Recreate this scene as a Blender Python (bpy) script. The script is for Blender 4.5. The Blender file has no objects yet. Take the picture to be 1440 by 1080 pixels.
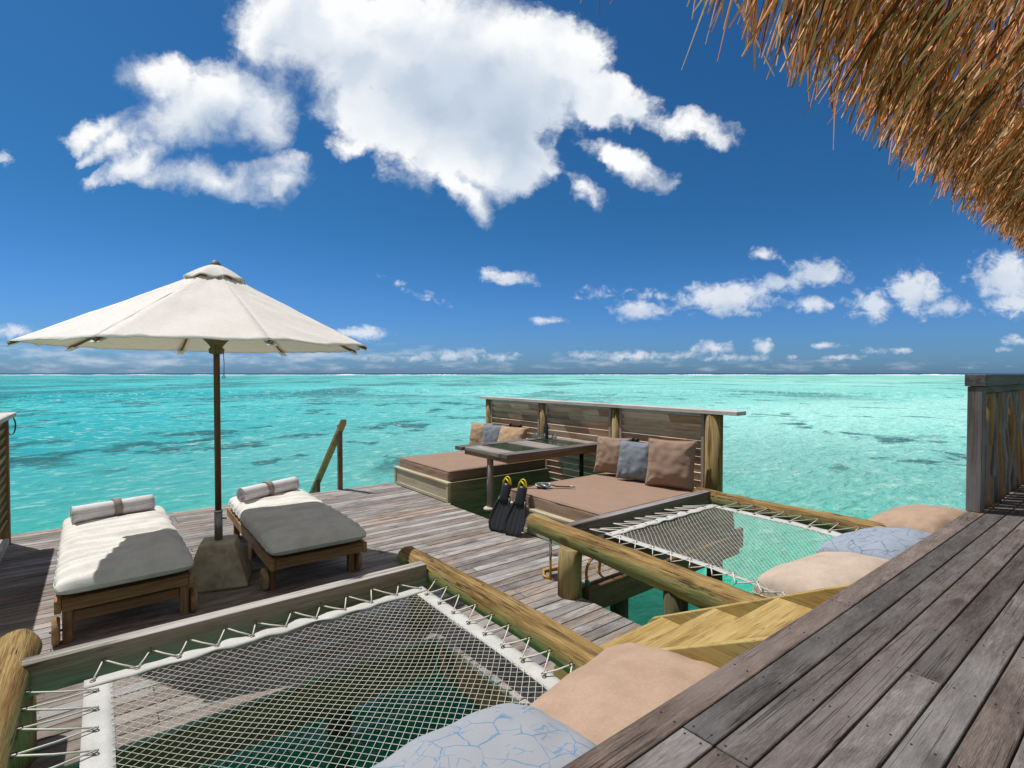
import bpy, bmesh, math, random
from mathutils import Vector, Matrix, noise
R = math.radians
random.seed(7)
scene = bpy.context.scene
COL = scene.collection

# ------------------------------------------------------------------ camera
EYE = 1.75                       # metres above the sun deck (z = 0)
FPX, HORIZON = 740.0, 525.0      # focal length and horizon row, in 1440-wide pixels
th = math.atan(947 / 740.0)
pit = math.atan((540 - HORIZON) / FPX)
FH = Vector((math.cos(th), math.sin(th), 0)); RT = Vector((math.sin(th), -math.cos(th), 0)); UP0 = Vector((0, 0, 1))
FW = FH * math.cos(pit) - UP0 * math.sin(pit); UPV = UP0 * math.cos(pit) + FH * math.sin(pit)
cam = bpy.data.cameras.new('camera'); cam.lens = FPX / 1440 * 36; cam.sensor_width = 36; cam.clip_end = 60000; cam.clip_start = 0.02
co = bpy.data.objects.new('camera', cam); COL.objects.link(co)
m3 = Matrix((RT, UPV, -FW)).transposed()
co.matrix_world = Matrix.Translation((0, 0, EYE)) @ m3.to_4x4()
scene.camera = co

# ------------------------------------------------------------------ exposure, sun
scene.view_settings.view_transform = 'Standard'; scene.view_settings.look = 'None'
scene.view_settings.exposure = 0.0; scene.view_settings.gamma = 1.0
scene.cycles.use_denoising = True
scene.cycles.max_bounces = 8; scene.cycles.transparent_max_bounces = 16
scene.cycles.sample_clamp_indirect = 6.0; scene.cycles.sample_clamp_direct = 12.0
scene.cycles.caustics_reflective = False; scene.cycles.caustics_refractive = False
SUN = Vector((-0.235, 0.43, 1.0)).normalized()
sl = bpy.data.lights.new('sun', 'SUN'); sl.energy = 4.7; sl.angle = R(0.53); sl.color = (1.0, 0.975, 0.94)
so = bpy.data.objects.new('sun', sl); COL.objects.link(so)
so.rotation_euler = SUN.to_track_quat('Z', 'Y').to_euler()


# ------------------------------------------------------------------ node helpers
class NT:
    def __init__(s, tree):
        s.t = tree; s.n = tree.nodes; s.l = tree.links
    def new(s, kind, **kw):
        nd = s.n.new(kind)
        for k, v in kw.items(): setattr(nd, k, v)
        return nd
    def put(s, sock, v):
        if isinstance(v, bpy.types.NodeSocket): s.l.new(v, sock)
        elif v is not None:
            if sock.type == 'RGBA' and not isinstance(v, (int, float)) and len(v) == 3: v = (*v, 1)
            sock.default_value = v
    def math(s, op, a, b=None, c=None, clamp=False):
        nd = s.new('ShaderNodeMath', operation=op, use_clamp=clamp)
        for i, v in enumerate((a, b, c)):
            if v is not None: s.put(nd.inputs[i], v)
        return nd.outputs[0]
    def vmath(s, op, a, b=None):
        nd = s.new('ShaderNodeVectorMath', operation=op)
        s.put(nd.inputs[0], a)
        if b is not None: s.put(nd.inputs['Scale' if op == 'SCALE' else 1], b)
        return nd.outputs['Value'] if op in ('DOT_PRODUCT', 'LENGTH', 'DISTANCE') else nd.outputs[0]
    def noise(s, vec, scale, detail=4, rough=0.55, dist=0.0, flat=False):
        nd = s.new('ShaderNodeTexNoise')
        if flat: nd.noise_dimensions = '2D'
        s.put(nd.inputs['Vector'], vec); s.put(nd.inputs['Scale'], scale); nd.inputs['Detail'].default_value = detail
        nd.inputs['Roughness'].default_value = rough; nd.inputs['Distortion'].default_value = dist
        return nd.outputs['Fac']
    def step(s, v, a, b, lo=0.0, hi=1.0):
        nd = s.new('ShaderNodeMapRange', interpolation_type='SMOOTHSTEP')
        s.put(nd.inputs[0], v); s.put(nd.inputs[1], a); s.put(nd.inputs[2], b); s.put(nd.inputs[3], lo); s.put(nd.inputs[4], hi)
        return nd.outputs[0]
    def lin(s, v, a, b, lo, hi):
        nd = s.new('ShaderNodeMapRange'); nd.clamp = True
        s.put(nd.inputs[0], v); s.put(nd.inputs[1], a); s.put(nd.inputs[2], b); s.put(nd.inputs[3], lo); s.put(nd.inputs[4], hi)
        return nd.outputs[0]
    def mix(s, f, a, b, blend='MIX'):
        nd = s.new('ShaderNodeMix', data_type='RGBA', blend_type=blend)
        s.put(nd.inputs[0], f); s.put(nd.inputs[6], a); s.put(nd.inputs[7], b)
        return nd.outputs[2]
    def ramp(s, f, stops):
        nd = s.new('ShaderNodeValToRGB'); e = nd.color_ramp.elements
        while len(e) < len(stops): e.new(0.5)
        for i, (p, c) in enumerate(stops): e[i].position = p; e[i].color = (*c, 1)
        s.put(nd.inputs[0], f)
        return nd.outputs[0]
    def map(s, vec, loc=(0, 0, 0), rot=(0, 0, 0), sc=(1, 1, 1), kind='POINT'):
        nd = s.new('ShaderNodeMapping', vector_type=kind)
        s.put(nd.inputs[0], vec); nd.inputs[1].default_value = loc; nd.inputs[2].default_value = rot; nd.inputs[3].default_value = sc
        return nd.outputs[0]
    def bump(s, h, strength, dist, normal=None):
        nd = s.new('ShaderNodeBump'); s.put(nd.inputs['Strength'], strength); s.put(nd.inputs['Distance'], dist); s.put(nd.inputs['Height'], h)
        if normal is not None: s.put(nd.inputs['Normal'], normal)
        return nd.outputs[0]


def new_mat(name):
    m = bpy.data.materials.new(name); m.use_nodes = True
    m.node_tree.nodes.clear()
    t = NT(m.node_tree)
    out = t.new('ShaderNodeOutputMaterial')
    return m, t, out


def principled(t, out, color, rough=0.7, spec=0.3, normal=None, metal=0.0, trans=0.0, ior=1.45, coat=0.0):
    p = t.new('ShaderNodeBsdfPrincipled')
    t.put(p.inputs['Base Color'], color); t.put(p.inputs['Roughness'], rough)
    p.inputs['Specular IOR Level'].default_value = spec; p.inputs['Metallic'].default_value = metal
    p.inputs['Transmission Weight'].default_value = trans; p.inputs['IOR'].default_value = ior
    if normal is not None: t.put(p.inputs['Normal'], normal)
    if out is not None: t.l.new(p.outputs[0], out.inputs[0])
    return p.outputs[0]


# ------------------------------------------------------------------ world: sky and clouds (all in world directions)
world = bpy.data.worlds.new('World'); scene.world = world; world.use_nodes = True
world.node_tree.nodes.clear()
W = NT(world.node_tree)
SKY_STRENGTH = 0.10
wout = W.new('ShaderNodeOutputWorld'); bg = W.new('ShaderNodeBackground'); W.l.new(bg.outputs[0], wout.inputs[0])
bg.inputs[1].default_value = SKY_STRENGTH
sky = W.new('ShaderNodeTexSky', sky_type='NISHITA'); sky.sun_disc = False
sky.sun_elevation = math.asin(SUN.z); sky.sun_rotation = math.atan2(SUN.x, SUN.y)
sky.air_density = 1.0; sky.dust_density = 0.6; sky.ozone_density = 3.0; sky.altitude = 0
wdir = W.new('ShaderNodeTexCoord').outputs['Generated']
df = W.vmath('DOT_PRODUCT', wdir, tuple(FH)); dr = W.vmath('DOT_PRODUCT', wdir, tuple(RT)); dz = W.vmath('DOT_PRODUCT', wdir, (0, 0, 1))
dfs = W.math('MAXIMUM', df, 0.05)
comb = W.new('ShaderNodeCombineXYZ'); W.l.new(W.math('DIVIDE', dr, dfs), comb.inputs[0]); W.l.new(W.math('DIVIDE', dz, dfs), comb.inputs[1])
uv = comb.outputs[0]
wob = W.new('ShaderNodeTexNoise'); wob.noise_dimensions = '2D'; W.l.new(uv, wob.inputs['Vector']); wob.inputs['Scale'].default_value = 9; wob.inputs['Detail'].default_value = 5; wob.inputs['Roughness'].default_value = 0.6
warp = W.vmath('SCALE', W.vmath('SUBTRACT', wob.outputs['Color'], (0.5, 0.5, 0.5)), 0.075)
uvw = W.vmath('ADD', uv, warp)


def cloud_field(items, vec, k=0.12):
    acc = None
    for (cx, cy, rx, ry, rot, w) in items:
        c = W.map(vec, loc=((cx - 720) / FPX, (HORIZON - cy) / FPX, 0), rot=(0, 0, R(-rot)), sc=(rx / FPX, ry / FPX, 1), kind='TEXTURE')
        flat = W.vmath('MULTIPLY', c, (1, 1, 0))
        ln = W.vmath('LENGTH', flat)
        d = W.math('MULTIPLY_ADD', ln, -w, w)
        if w < .95: d = W.math('MINIMUM', d, W.math('SUBTRACT', 1.0, ln))
        acc = d if acc is None else W.math('SMOOTH_MAX', acc, d, k)
    return acc


BIG = [(455, 45, 135, 85, 0, 1), (590, 70, 170, 120, 0, 1), (700, 120, 160, 115, 0, 1), (765, 95, 105, 80, 0, 1), (640, 195, 140, 85, 0, 1),
       (560, 180, 110, 60, 20, 1), (700, 225, 95, 55, 0, 1), (655, 275, 60, 24, 38, .8), (840, 140, 60, 45, 0, .9), (885, 155, 56, 36, 0, .5), (965, 182, 85, 26, 10, .30),
       (880, 230, 92, 28, 22, .62), (815, 262, 40, 24, 45, .45), (235, 115, 70, 42, 0, .85), (305, 150, 118, 62, -10, .85), (370, 165, 50, 50, 0, .8), (135, 190, 70, 26, -15, .52), (170, 205, 60, 20, -25, .4),
       (205, 222, 78, 20, -32, .42), (295, 252, 110, 28, 8, .42), (400, 252, 50, 34, -20, .45), (505, 205, 40, 30, 0, .4)]
LOW = [(1150, 384, 54, 24, 0, .9), (1095, 400, 46, 18, 0, .7), (1020, 420, 84, 28, 0, 1), (898, 437, 50, 17, 0, .8), (1140, 429, 34, 14, 0, .7),
       (1073, 358, 24, 13, 0, .6), (840, 412, 45, 11, 0, .32), (915, 415, 40, 10, 0, .3), (1285, 410, 46, 38, 0, 1), (1228, 430, 44, 26, 0, .7), (1328, 432, 42, 17, 0, .7),
       (1415, 390, 62, 44, 0, 1), (1430, 425, 60, 24, 0, .8), (712, 390, 52, 13, 6, .75), (770, 451, 30, 7, 0, .6), (510, 468, 40, 12, 0, .9), (22, 466, 34, 13, 0, .7),
       (6, 225, 22, 12, 0, .6), (590, 412, 60, 8, 22, .16), (640, 500, 55, 12, 0, .6), (700, 502, 40, 8, 0, .5), (820, 500, 42, 8, 0, .5), (885, 501, 55, 10, 0, .55), (1003, 489, 38, 12, 0, .65),
       (1072, 486, 20, 12, 0, .65), (560, 503, 60, 8, 0, .4), (955, 500, 40, 8, 0, .4), (1160, 486, 32, 6, 0, .45), (1266, 493, 17, 6, 0, .6), (1428, 478, 22, 10, 0, .5),
       (1230, 494, 20, 6, 0, .4), (1050, 503, 70, 7, 0, .4), (1190, 503, 50, 5, 0, .4), (1412, 492, 16, 5, 0, .4)]
BAND = [(150, 508, 260, 20, 0, .45), (420, 500, 230, 22, 0, .5), (60, 495, 130, 16, 0, .5), (250, 500, 90, 10, 0, .45), (720, 512, 240, 10, 0, .25), (1120, 514, 300, 8, 0, .2)]
GREY = [(640, 140, 210, 85, 0, 1.2), (700, 195, 130, 60, 0, 1), (480, 90, 100, 50, 20, .6), (300, 185, 110, 40, 0, .8), (230, 150, 70, 30, 0, .5), (880, 170, 60, 30, 0, .5), (1030, 430, 70, 14, 0, .6), (1285, 432, 60, 14, 0, .5), (1420, 415, 40, 20, 0, .4)]


def billow(vec, scale, detail, rough):
    # cauliflower puffs: fractal of rounded cells, 0..1, high at the heart of a puff
    nd = W.new('ShaderNodeTexVoronoi', feature='F1', normalize=True, voronoi_dimensions='2D')
    W.put(nd.inputs['Vector'], vec); nd.inputs['Scale'].default_value = scale; nd.inputs['Detail'].default_value = detail
    nd.inputs['Roughness'].default_value = rough
    return W.math('SUBTRACT', 1.0, nd.outputs['Distance'])


def puffs(vec, fine):
    # returns density noise around zero: soft masses with billowed rims
    n1 = W.noise(vec, 6.5, 6, 0.58, 0.2, True)
    b1 = billow(vec, 15.0, 3.0, 0.55)
    a = W.math('MULTIPLY_ADD', W.math('SUBTRACT', n1, 0.5), 0.75, W.math('MULTIPLY', W.math('SUBTRACT', b1, 0.62), 0.42))
    return W.math('MULTIPLY_ADD', W.math('SUBTRACT', fine, 0.5), 0.22, a)


nhi = W.noise(W.map(uv, loc=(3, 1, 0), sc=(1, 1.4, 1)), 34, 6, 0.65, 0.3, True)
fb2 = W.math('SUBTRACT', nhi, 0.5)
P0 = puffs(uvw, nhi)
P1 = puffs(W.vmath('ADD', uvw, (-0.020, 0.032, 0)), nhi)          # the same field a little nearer the sun
cfield = cloud_field(BIG, uvw, 0.2)
big = W.math('ADD', cfield, P0)
lowtex = W.math('ADD', W.math('MULTIPLY', W.math('SUBTRACT', billow(uv, 30.0, 3.0, 0.55), 0.62), 0.7), W.math('MULTIPLY', fb2, 1.15))
low = W.math('ADD', cloud_field(LOW, uv, 0.08), lowtex)
band = W.math('MULTIPLY_ADD', W.math('SUBTRACT', W.noise(W.map(uv, sc=(1, 5, 1)), 14, 5, 0.6, 0, True), 0.5), 1.6, cloud_field(BAND, uv, 0.1))
soft = W.step(W.noise(uv, 3.0, 2, .5, 0, True), 0.40, 0.62)                     # rims are crisp in places, feathery in others
mb_ = W.step(big, W.math('MULTIPLY_ADD', soft, -0.10, 0.03), W.math('MULTIPLY_ADD', soft, 0.30, 0.34))
ml_ = W.step(low, 0.05, 0.72); mband = W.math('MULTIPLY', W.step(band, 0.0, 0.8), 0.50)
mask = W.math('MAXIMUM', W.math('MAXIMUM', mb_, W.math('MULTIPLY', ml_, 0.86)), mband)
mask = W.math('MULTIPLY', mask, W.step(df, 0.05, 0.2))
# shading: broad soft modelling, brighter on the sunward (upper left) side, grey-blue in the thick heart
s0 = W.noise(uvw, 5.0, 2.5, 0.5, 0.0, True); s1 = W.noise(W.vmath('ADD', uvw, (-0.030, 0.045, 0)), 5.0, 2.5, 0.5, 0.0, True)
lit = W.math('MULTIPLY_ADD', W.math('SUBTRACT', s0, s1), 2.0, W.math('MULTIPLY_ADD', W.math('SUBTRACT', P0, P1), 0.55, 0.62))
grey = W.step(W.math('MULTIPLY_ADD', W.math('SUBTRACT', s0, 0.5), 0.8, cloud_field(GREY, uvw, 0.3)), -0.15, 0.95)
ccol = W.mix(W.step(lit, 0.15, 0.80), (6.9, 7.6, 8.6), (9.8, 9.9, 10.0))
ccol = W.mix(W.math('MULTIPLY', grey, 0.95), ccol, W.mix(W.step(lit, 0.1, 1.0), (4.3, 5.3, 6.7), (6.0, 6.9, 8.1)))
lowf = W.step(dz, 0.0, 0.35)
ccol = W.mix(lowf, W.mix(0.35, ccol, (4.4, 5.5, 7.3)), ccol)
# polarised, slightly deepened Nishita blue
skyc = W.mix(1.0, sky.outputs[0], (0.165, 0.495, 0.765), 'MULTIPLY')
el = W.step(dz, 0.0, 0.30)
skyc = W.mix(1.0, skyc, W.mix(el, (1.75, 1.15, 1.42), (1, 1, 1)), 'MULTIPLY')
# unseen broken cumulus, added overhead and behind the viewer as neutral fill light
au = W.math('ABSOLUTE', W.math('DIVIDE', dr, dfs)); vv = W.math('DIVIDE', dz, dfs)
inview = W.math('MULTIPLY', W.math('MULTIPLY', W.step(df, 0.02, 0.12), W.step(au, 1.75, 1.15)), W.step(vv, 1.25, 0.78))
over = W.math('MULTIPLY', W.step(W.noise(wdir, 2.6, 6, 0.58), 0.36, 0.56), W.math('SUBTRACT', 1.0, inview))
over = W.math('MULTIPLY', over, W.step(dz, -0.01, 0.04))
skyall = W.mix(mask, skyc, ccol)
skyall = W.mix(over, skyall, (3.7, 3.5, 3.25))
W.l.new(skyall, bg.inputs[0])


# ------------------------------------------------------------------ materials
def wood_mat(name, dark, mid, light, axis=0, tone=0.35, rough=0.75, spec=0.25, bump=0.35, weather=None, green=None, knots=True, stain=None, scale=1.0, hue=None, crack=0.0, fine=1.0, marble=1.0, spread=1.0, cool=None, fibre=False):
    """weathered timber: grain stretched along one object axis, each loose board its own tone"""
    m, t, out = new_mat(name)
    oc = t.new('ShaderNodeTexCoord').outputs['Object']
    ri = t.new('ShaderNodeNewGeometry').outputs['Random Per Island']
    off = t.new('ShaderNodeCombineXYZ')
    for i, k in enumerate((37.3, 91.7, 53.1)): t.l.new(t.math('MULTIPLY', ri, k), off.inputs[i])
    v = t.vmath('ADD', oc, off.outputs[0])
    s1 = [16 * scale] * 3; s1[axis] = 1.1 * scale
    s2 = [150 * scale * fine] * 3; s2[axis] = 7.0 * scale * fine
    s3 = [48 * scale] * 3; s3[axis] = 1.6 * scale
    n1 = t.noise(t.map(v, sc=s1), 1, 5, 0.6, 0.6)
    n2 = t.noise(t.map(v, sc=s2), 1, 4, 0.65, 0.3)
    n3 = t.noise(t.map(v, sc=s3), 1, 5, 0.62, 1.2 * marble)
    sp = [5.0 * scale] * 3; sp[axis] = 1.3 * scale
    if fibre:
        n1 = t.noise(t.map(v, sc=[3.2 if i == axis else 11 for i in range(3)]), 1, 6, .68, .4)
        n2 = t.noise(t.map(v, sc=[26 if i == axis else 330 for i in range(3)]), 1, 3, .7, .25)
        n3 = t.noise(t.map(v, sc=[7 if i == axis else 90 for i in range(3)]), 1, 5, .7, .5)
    patch = t.noise(t.map(v, sc=sp), 1, 4, 0.6)
    g = t.math('ADD', t.math('MULTIPLY', n1, 0.40), t.math('ADD', t.math('MULTIPLY', n2, 0.22 + .16 * (1 - marble)), t.math('MULTIPLY', n3, 0.38 - .16 * (1 - marble))))
    g = t.math('ADD', g, t.math('MULTIPLY', t.math('SUBTRACT', patch, 0.5), 0.18 if fibre else 0.35))
    c = t.ramp(g, [(0.5 - .16 * spread, dark), (0.5, mid), (0.5 + .18 * spread, light)])
    if weather is not None:
        c = t.mix(t.step(patch, 0.46, 0.66), c, t.mix(0.55, c, weather))
    if hue is not None:
        r3 = t.math('FRACT', t.math('MULTIPLY', ri, 13.7))
        c = t.mix(t.step(r3, 0.35, 0.95), c, t.mix(1.0, c, hue, 'MULTIPLY'))
    if cool is not None:
        r4 = t.math('FRACT', t.math('MULTIPLY', ri, 29.3))
        c = t.mix(t.step(r4, 0.45, 0.95), c, t.mix(1.0, c, cool, 'MULTIPLY'))
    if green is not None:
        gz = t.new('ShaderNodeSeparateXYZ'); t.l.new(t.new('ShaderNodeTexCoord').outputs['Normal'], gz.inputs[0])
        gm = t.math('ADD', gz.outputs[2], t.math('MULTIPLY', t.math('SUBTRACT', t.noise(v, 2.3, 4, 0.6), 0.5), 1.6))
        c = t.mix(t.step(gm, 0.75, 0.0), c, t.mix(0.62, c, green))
    if stain is not None:
        st = t.noise(t.map(v, sc=[5 if i != axis else 1.5 for i in range(3)]), 1, 5, 0.6, 0.5)
        c = t.mix(t.step(st, 0.56, 0.70), c, t.mix(0.65, c, stain))
    if knots:
        vo = t.new('ShaderNodeTexVoronoi'); vo.inputs['Scale'].default_value = 1.0
        ks = [5.5 * scale] * 3; ks[axis] = 2.2 * scale
        t.l.new(t.map(v, sc=ks), vo.inputs['Vector'])
        c = t.mix(t.step(vo.outputs['Distance'], 0.20, 0.06), c, t.mix(0.7, c, dark))
    if crack:
        cs = [30 * scale] * 3; cs[axis] = 0.55 * scale
        cn = t.noise(t.map(v, sc=cs), 1, 3, 0.5, 0.15)
        ck = t.step(t.math('ABSOLUTE', t.math('SUBTRACT', cn, 0.5)), 0.016, 0.003)
        ck = t.math('MULTIPLY', ck, t.step(t.noise(v, 2.0, 2), 0.45, 0.6))
        c = t.mix(t.math('MULTIPLY', ck, crack), c, [x * 0.18 for x in dark])
    else:
        ck = None
    hsv = t.new('ShaderNodeHueSaturation'); t.put(hsv.inputs['Color'], c)
    t.put(hsv.inputs['Value'], t.lin(t.math('FRACT', t.math('MULTIPLY', ri, 7.31)), 0, 1, 1 - tone, 1 + tone))
    h = t.math('ADD', t.math('MULTIPLY', n2, 0.7), t.math('MULTIPLY', n3, 0.5))
    if ck is not None: h = t.math('SUBTRACT', h, t.math('MULTIPLY', ck, 1.0))
    principled(t, out, hsv.outputs[0], t.lin(n3, 0.3, 0.7, rough - .12, rough + .12), spec, t.bump(h, bump, 0.006))
    return m


DECKLOW = wood_mat('sun_bleached_decking', (.10, .08, .068), (.235, .204, .184), (.39, .358, .335), 0, .30, weather=(.355, .345, .335), hue=(1.05, .93, .84), cool=(.92, .98, 1.05), spread=.70, bump=.5, fibre=True)
DECKUP = wood_mat('old_grey_decking', (.046, .039, .036), (.130, .113, .104), (.255, .235, .222), 0, .36, weather=(.195, .19, .19), bump=.8, hue=(1.12, .93, .82), cool=(.96, .99, 1.02), crack=.5, marble=0.2, spread=.92, fibre=True)
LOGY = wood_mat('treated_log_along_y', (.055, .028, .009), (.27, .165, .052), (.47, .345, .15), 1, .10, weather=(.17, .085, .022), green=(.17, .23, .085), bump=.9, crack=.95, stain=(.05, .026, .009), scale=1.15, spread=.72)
LOGZ = wood_mat('treated_post_along_z', (.09, .052, .016), (.285, .195, .075), (.42, .31, .15), 2, .12, weather=(.24, .19, .08), bump=.6, crack=.95, green=None, spread=.6, stain=(.12, .075, .03))
PILE = wood_mat('dark_pile_wood', (.02, .02, .01), (.07, .065, .03), (.13, .12, .06), 2, .1, bump=.4)
BEAM = wood_mat('grey_green_beam', (.10, .085, .065), (.29, .26, .22), (.50, .465, .42), 0, .1, weather=(.42, .40, .375), green=(.235, .115, .065), spread=.6, bump=.4, crack=.7)  # brown unweathered sides, reddened further to offset green bounce light
BEAMDARK = wood_mat('dark_weathered_beam', (.06, .05, .045), (.18, .16, .15), (.36, .33, .32), 0, .1, weather=(.30, .28, .30), green=(.17, .095, .06), spread=.6, bump=.4, crack=.7)  # sides browned likewise against the green bounce
JOIST = wood_mat('green_joist', (.05, .026, .011), (.125, .07, .032), (.20, .12, .06), 0, .15, bump=.3)
NEWPINE = wood_mat('fresh_yellow_pine', (.22, .13, .035), (.41, .275, .095), (.54, .41, .18), 0, .14, spread=.8, bump=.3, weather=(.46, .33, .13), scale=1.5, crack=.5)
NEWPINEY = wood_mat('fresh_yellow_pine_stringer', (.20, .125, .04), (.37, .265, .09), (.48, .37, .16), 1, .08, bump=.2, weather=(.42, .34, .15), scale=1.4, crack=.5)
FRAMEY = wood_mat('weathered_pine_along_y', (.25, .21, .13), (.46, .40, .27), (.62, .57, .44), 1, .15, weather=(.44, .43, .32), bump=.3)
FRAMEX = wood_mat('green_pine_along_x', (.10, .095, .045), (.27, .24, .13), (.42, .37, .22), 0, .15, weather=(.16, .19, .10), bump=.3)
SLAT = wood_mat('louvre_slat_wood', (.30, .20, .145), (.54, .41, .32), (.68, .56, .46), 1, .42, hue=(1.1, .9, .8), bump=.25)
CAPW = wood_mat('silver_cap_wood', (.27, .24, .215), (.50, .465, .43), (.68, .65, .62), 1, .1, bump=.3)
CAPX = wood_mat('silver_cap_wood_x', (.16, .14, .12), (.30, .28, .26), (.45, .43, .41), 0, .1, bump=.3)
TABLEW = wood_mat('dark_table_wood', (.06, .047, .042), (.135, .113, .104), (.25, .22, .205), 0, .25, weather=(.17, .155, .15), bump=.3)
TABLEY = wood_mat('pale_table_wood', (.12, .10, .088), (.26, .23, .21), (.38, .345, .32), 1, .25, bump=.3)
LEGW = wood_mat('pinkish_leg_wood', (.20, .15, .125), (.33, .27, .24), (.45, .39, .36), 2, .05, bump=.2)
TEAKY = wood_mat('teak_along_y', (.12, .058, .022), (.31, .175, .08), (.48, .32, .19), 1, .12, bump=.25, weather=(.50, .39, .28))
TEAKX = wood_mat('teak_along_x', (.095, .048, .020), (.235, .135, .065), (.38, .255, .15), 0, .12, bump=.25)
TEAKZ = wood_mat('teak_along_z', (.095, .048, .020), (.235, .135, .065), (.38, .255, .15), 2, .12, bump=.25)
POLEW = wood_mat('brown_pole_wood', (.09, .036, .014), (.175, .078, .035), (.26, .14, .078), 2, .05, rough=.5, bump=.15, knots=False)
RAILW = wood_mat('dark_rail_wood_z', (.05, .04, .038), (.15, .128, .122), (.28, .25, .24), 2, .15, weather=(.22, .205, .20), bump=.4)
RAILX = wood_mat('dark_rail_wood_x', (.035, .03, .027), (.09, .078, .072), (.19, .17, .16), 0, .12, bump=.4)
BRANCHG = wood_mat('grey_branch', (.06, .052, .048), (.19, .17, .16), (.38, .35, .33), 2, .1, bump=.5, scale=.7)
BRANCHO = wood_mat('orange_branch', (.12, .05, .016), (.28, .145, .055), (.42, .26, .12), 2, .1, bump=.5, scale=.7)
HANDY = wood_mat('brown_handrail_wood', (.09, .05, .03), (.19, .12, .085), (.28, .20, .15), 2, .12, bump=.25)
HANDRAIL = wood_mat('olive_handrail_wood', (.18, .125, .045), (.36, .27, .12), (.52, .41, .21), 1, .08, bump=.25)


def fabric(name, col, rough=.9, weave=420, bump=.25, fold=0.0, trans=0.0, tint2=None, glow=None):
    m, t, out = new_mat(name)
    oc = t.new('ShaderNodeTexCoord').outputs['Object']
    wx = t.noise(t.map(oc, sc=(weave, weave * .12, weave * .12)), 1, 2); wy = t.noise(t.map(oc, sc=(weave * .12, weave, weave * .12)), 1, 2)
    wv = t.math('MULTIPLY', t.math('ADD', wx, wy), 0.5)
    big = t.noise(oc, 5, 5, .6)
    c2 = tint2 if tint2 else [x * .80 for x in col]
    c = t.mix(t.step(big, .35, .7), col, c2)
    c = t.mix(t.math('MULTIPLY', t.step(wv, .62, .38), .35), c, [x * .6 for x in col])
    h = t.math('MULTIPLY_ADD', wv, .25, t.math('MULTIPLY', t.noise(oc, 14, 4, .55, .6), fold))
    nrm = t.bump(h, bump, .012)
    p = principled(t, None, c, rough, .15, nrm)
    if trans:
        tr = t.new('ShaderNodeBsdfTranslucent'); t.put(tr.inputs[0], glow if glow else c)
        mx = t.new('ShaderNodeMixShader'); mx.inputs[0].default_value = trans
        t.l.new(p, mx.inputs[1]); t.l.new(tr.outputs[0], mx.inputs[2]); t.l.new(mx.outputs[0], out.inputs[0])
    else:
        t.l.new(p, out.inputs[0])
    return m


CANVAS = fabric('cream_canvas', (.91, .885, .87), weave=300, bump=.3, fold=.35, trans=.24, tint2=(.87, .84, .81), glow=(.98, .84, .62))
MATT = fabric('beige_cotton', (.72, .69, .64), bump=.4, fold=.8)
TAUPE = fabric('taupe_cushion_fabric', (.315, .215, .158), bump=.25, fold=.5, tint2=(.295, .20, .146))
TANP = fabric('tan_pillow_linen', (.43, .30, .215), bump=.35, fold=.5, weave=340)
PALEP = fabric('pale_tan_linen', (.51, .405, .325), bump=.35, fold=.5, weave=340)
CARAMEL = fabric('caramel_cushion_fabric', (.46, .31, .195), bump=.3, fold=.5)
TOWEL = fabric('white_towel', (.74, .71, .73), weave=260, bump=.5, fold=.3)
TOWELB = fabric('taupe_towel_band', (.36, .29, .255), weave=260, bump=.3)
WEBB = fabric('cream_webbing', (.55, .545, .51), weave=520, bump=.5, fold=.4)
ROPE = fabric('cream_rope', (.74, .675, .60), weave=600, bump=.4)
REDSTRAP = fabric('wine_red_strap', (.16, .03, .03), weave=300, bump=.2)


def print_fabric(name, base, line, scale, keep=.5):
    """resist-dyed cloth: pale ground with blue broken crackle lines"""
    m, t, out = new_mat(name)
    oc = t.new('ShaderNodeTexCoord').outputs['Object']
    v = t.map(oc, sc=(1, 1, .35))
    wb = t.new('ShaderNodeTexNoise'); t.l.new(v, wb.inputs['Vector']); wb.inputs['Scale'].default_value = 9
    v2 = t.vmath('ADD', v, t.vmath('SCALE', t.vmath('SUBTRACT', wb.outputs['Color'], (.5, .5, .5)), .05))
    vo = t.new('ShaderNodeTexVoronoi', feature='DISTANCE_TO_EDGE'); vo.inputs['Scale'].default_value = scale; t.l.new(v2, vo.inputs['Vector'])
    v3 = t.new('ShaderNodeTexVoronoi', feature='DISTANCE_TO_EDGE'); v3.inputs['Scale'].default_value = scale * 2.1; t.l.new(t.map(v2, loc=(2, 5, 1)), v3.inputs['Vector'])
    thick = t.lin(t.noise(v, 22, 3, .6), .3, .7, .010, .045)
    l1 = t.step(vo.outputs['Distance'], thick, t.math('MULTIPLY', thick, .4))
    l1 = t.math('MULTIPLY', l1, t.step(t.noise(v, 7, 3), keep - .1, keep + .02))
    l2 = t.math('MULTIPLY', t.step(v3.outputs['Distance'], .04, .012), t.step(t.noise(t.map(v, loc=(7, 3, 2)), 9, 3), .50, .56))
    ln = t.math('MAXIMUM', l1, t.math('MULTIPLY', l2, .8))
    c = t.mix(t.math('MULTIPLY', ln, .85), t.mix(t.noise(v, 4, 3), base, [x * .88 for x in base]), line)
    wv = t.noise(t.map(oc, sc=(380, 380, 380)), 1, 2)
    principled(t, out, c, .9, .15, t.bump(t.math('MULTIPLY_ADD', wv, .2, t.math('MULTIPLY', t.noise(oc, 12, 4), .5)), .3, .012))
    return m


SHIBORI = print_fabric('blue_crackle_print', (.315, .325, .35), (.085, .205, .335), 9.5, .515)
SHIBORI2 = print_fabric('dark_crackle_print', (.285, .325, .385), (.08, .12, .19), 9, .50)
BLUECUSH = print_fabric('slate_blue_print', (.205, .23, .265), (.11, .135, .17), 11, .5)


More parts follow.
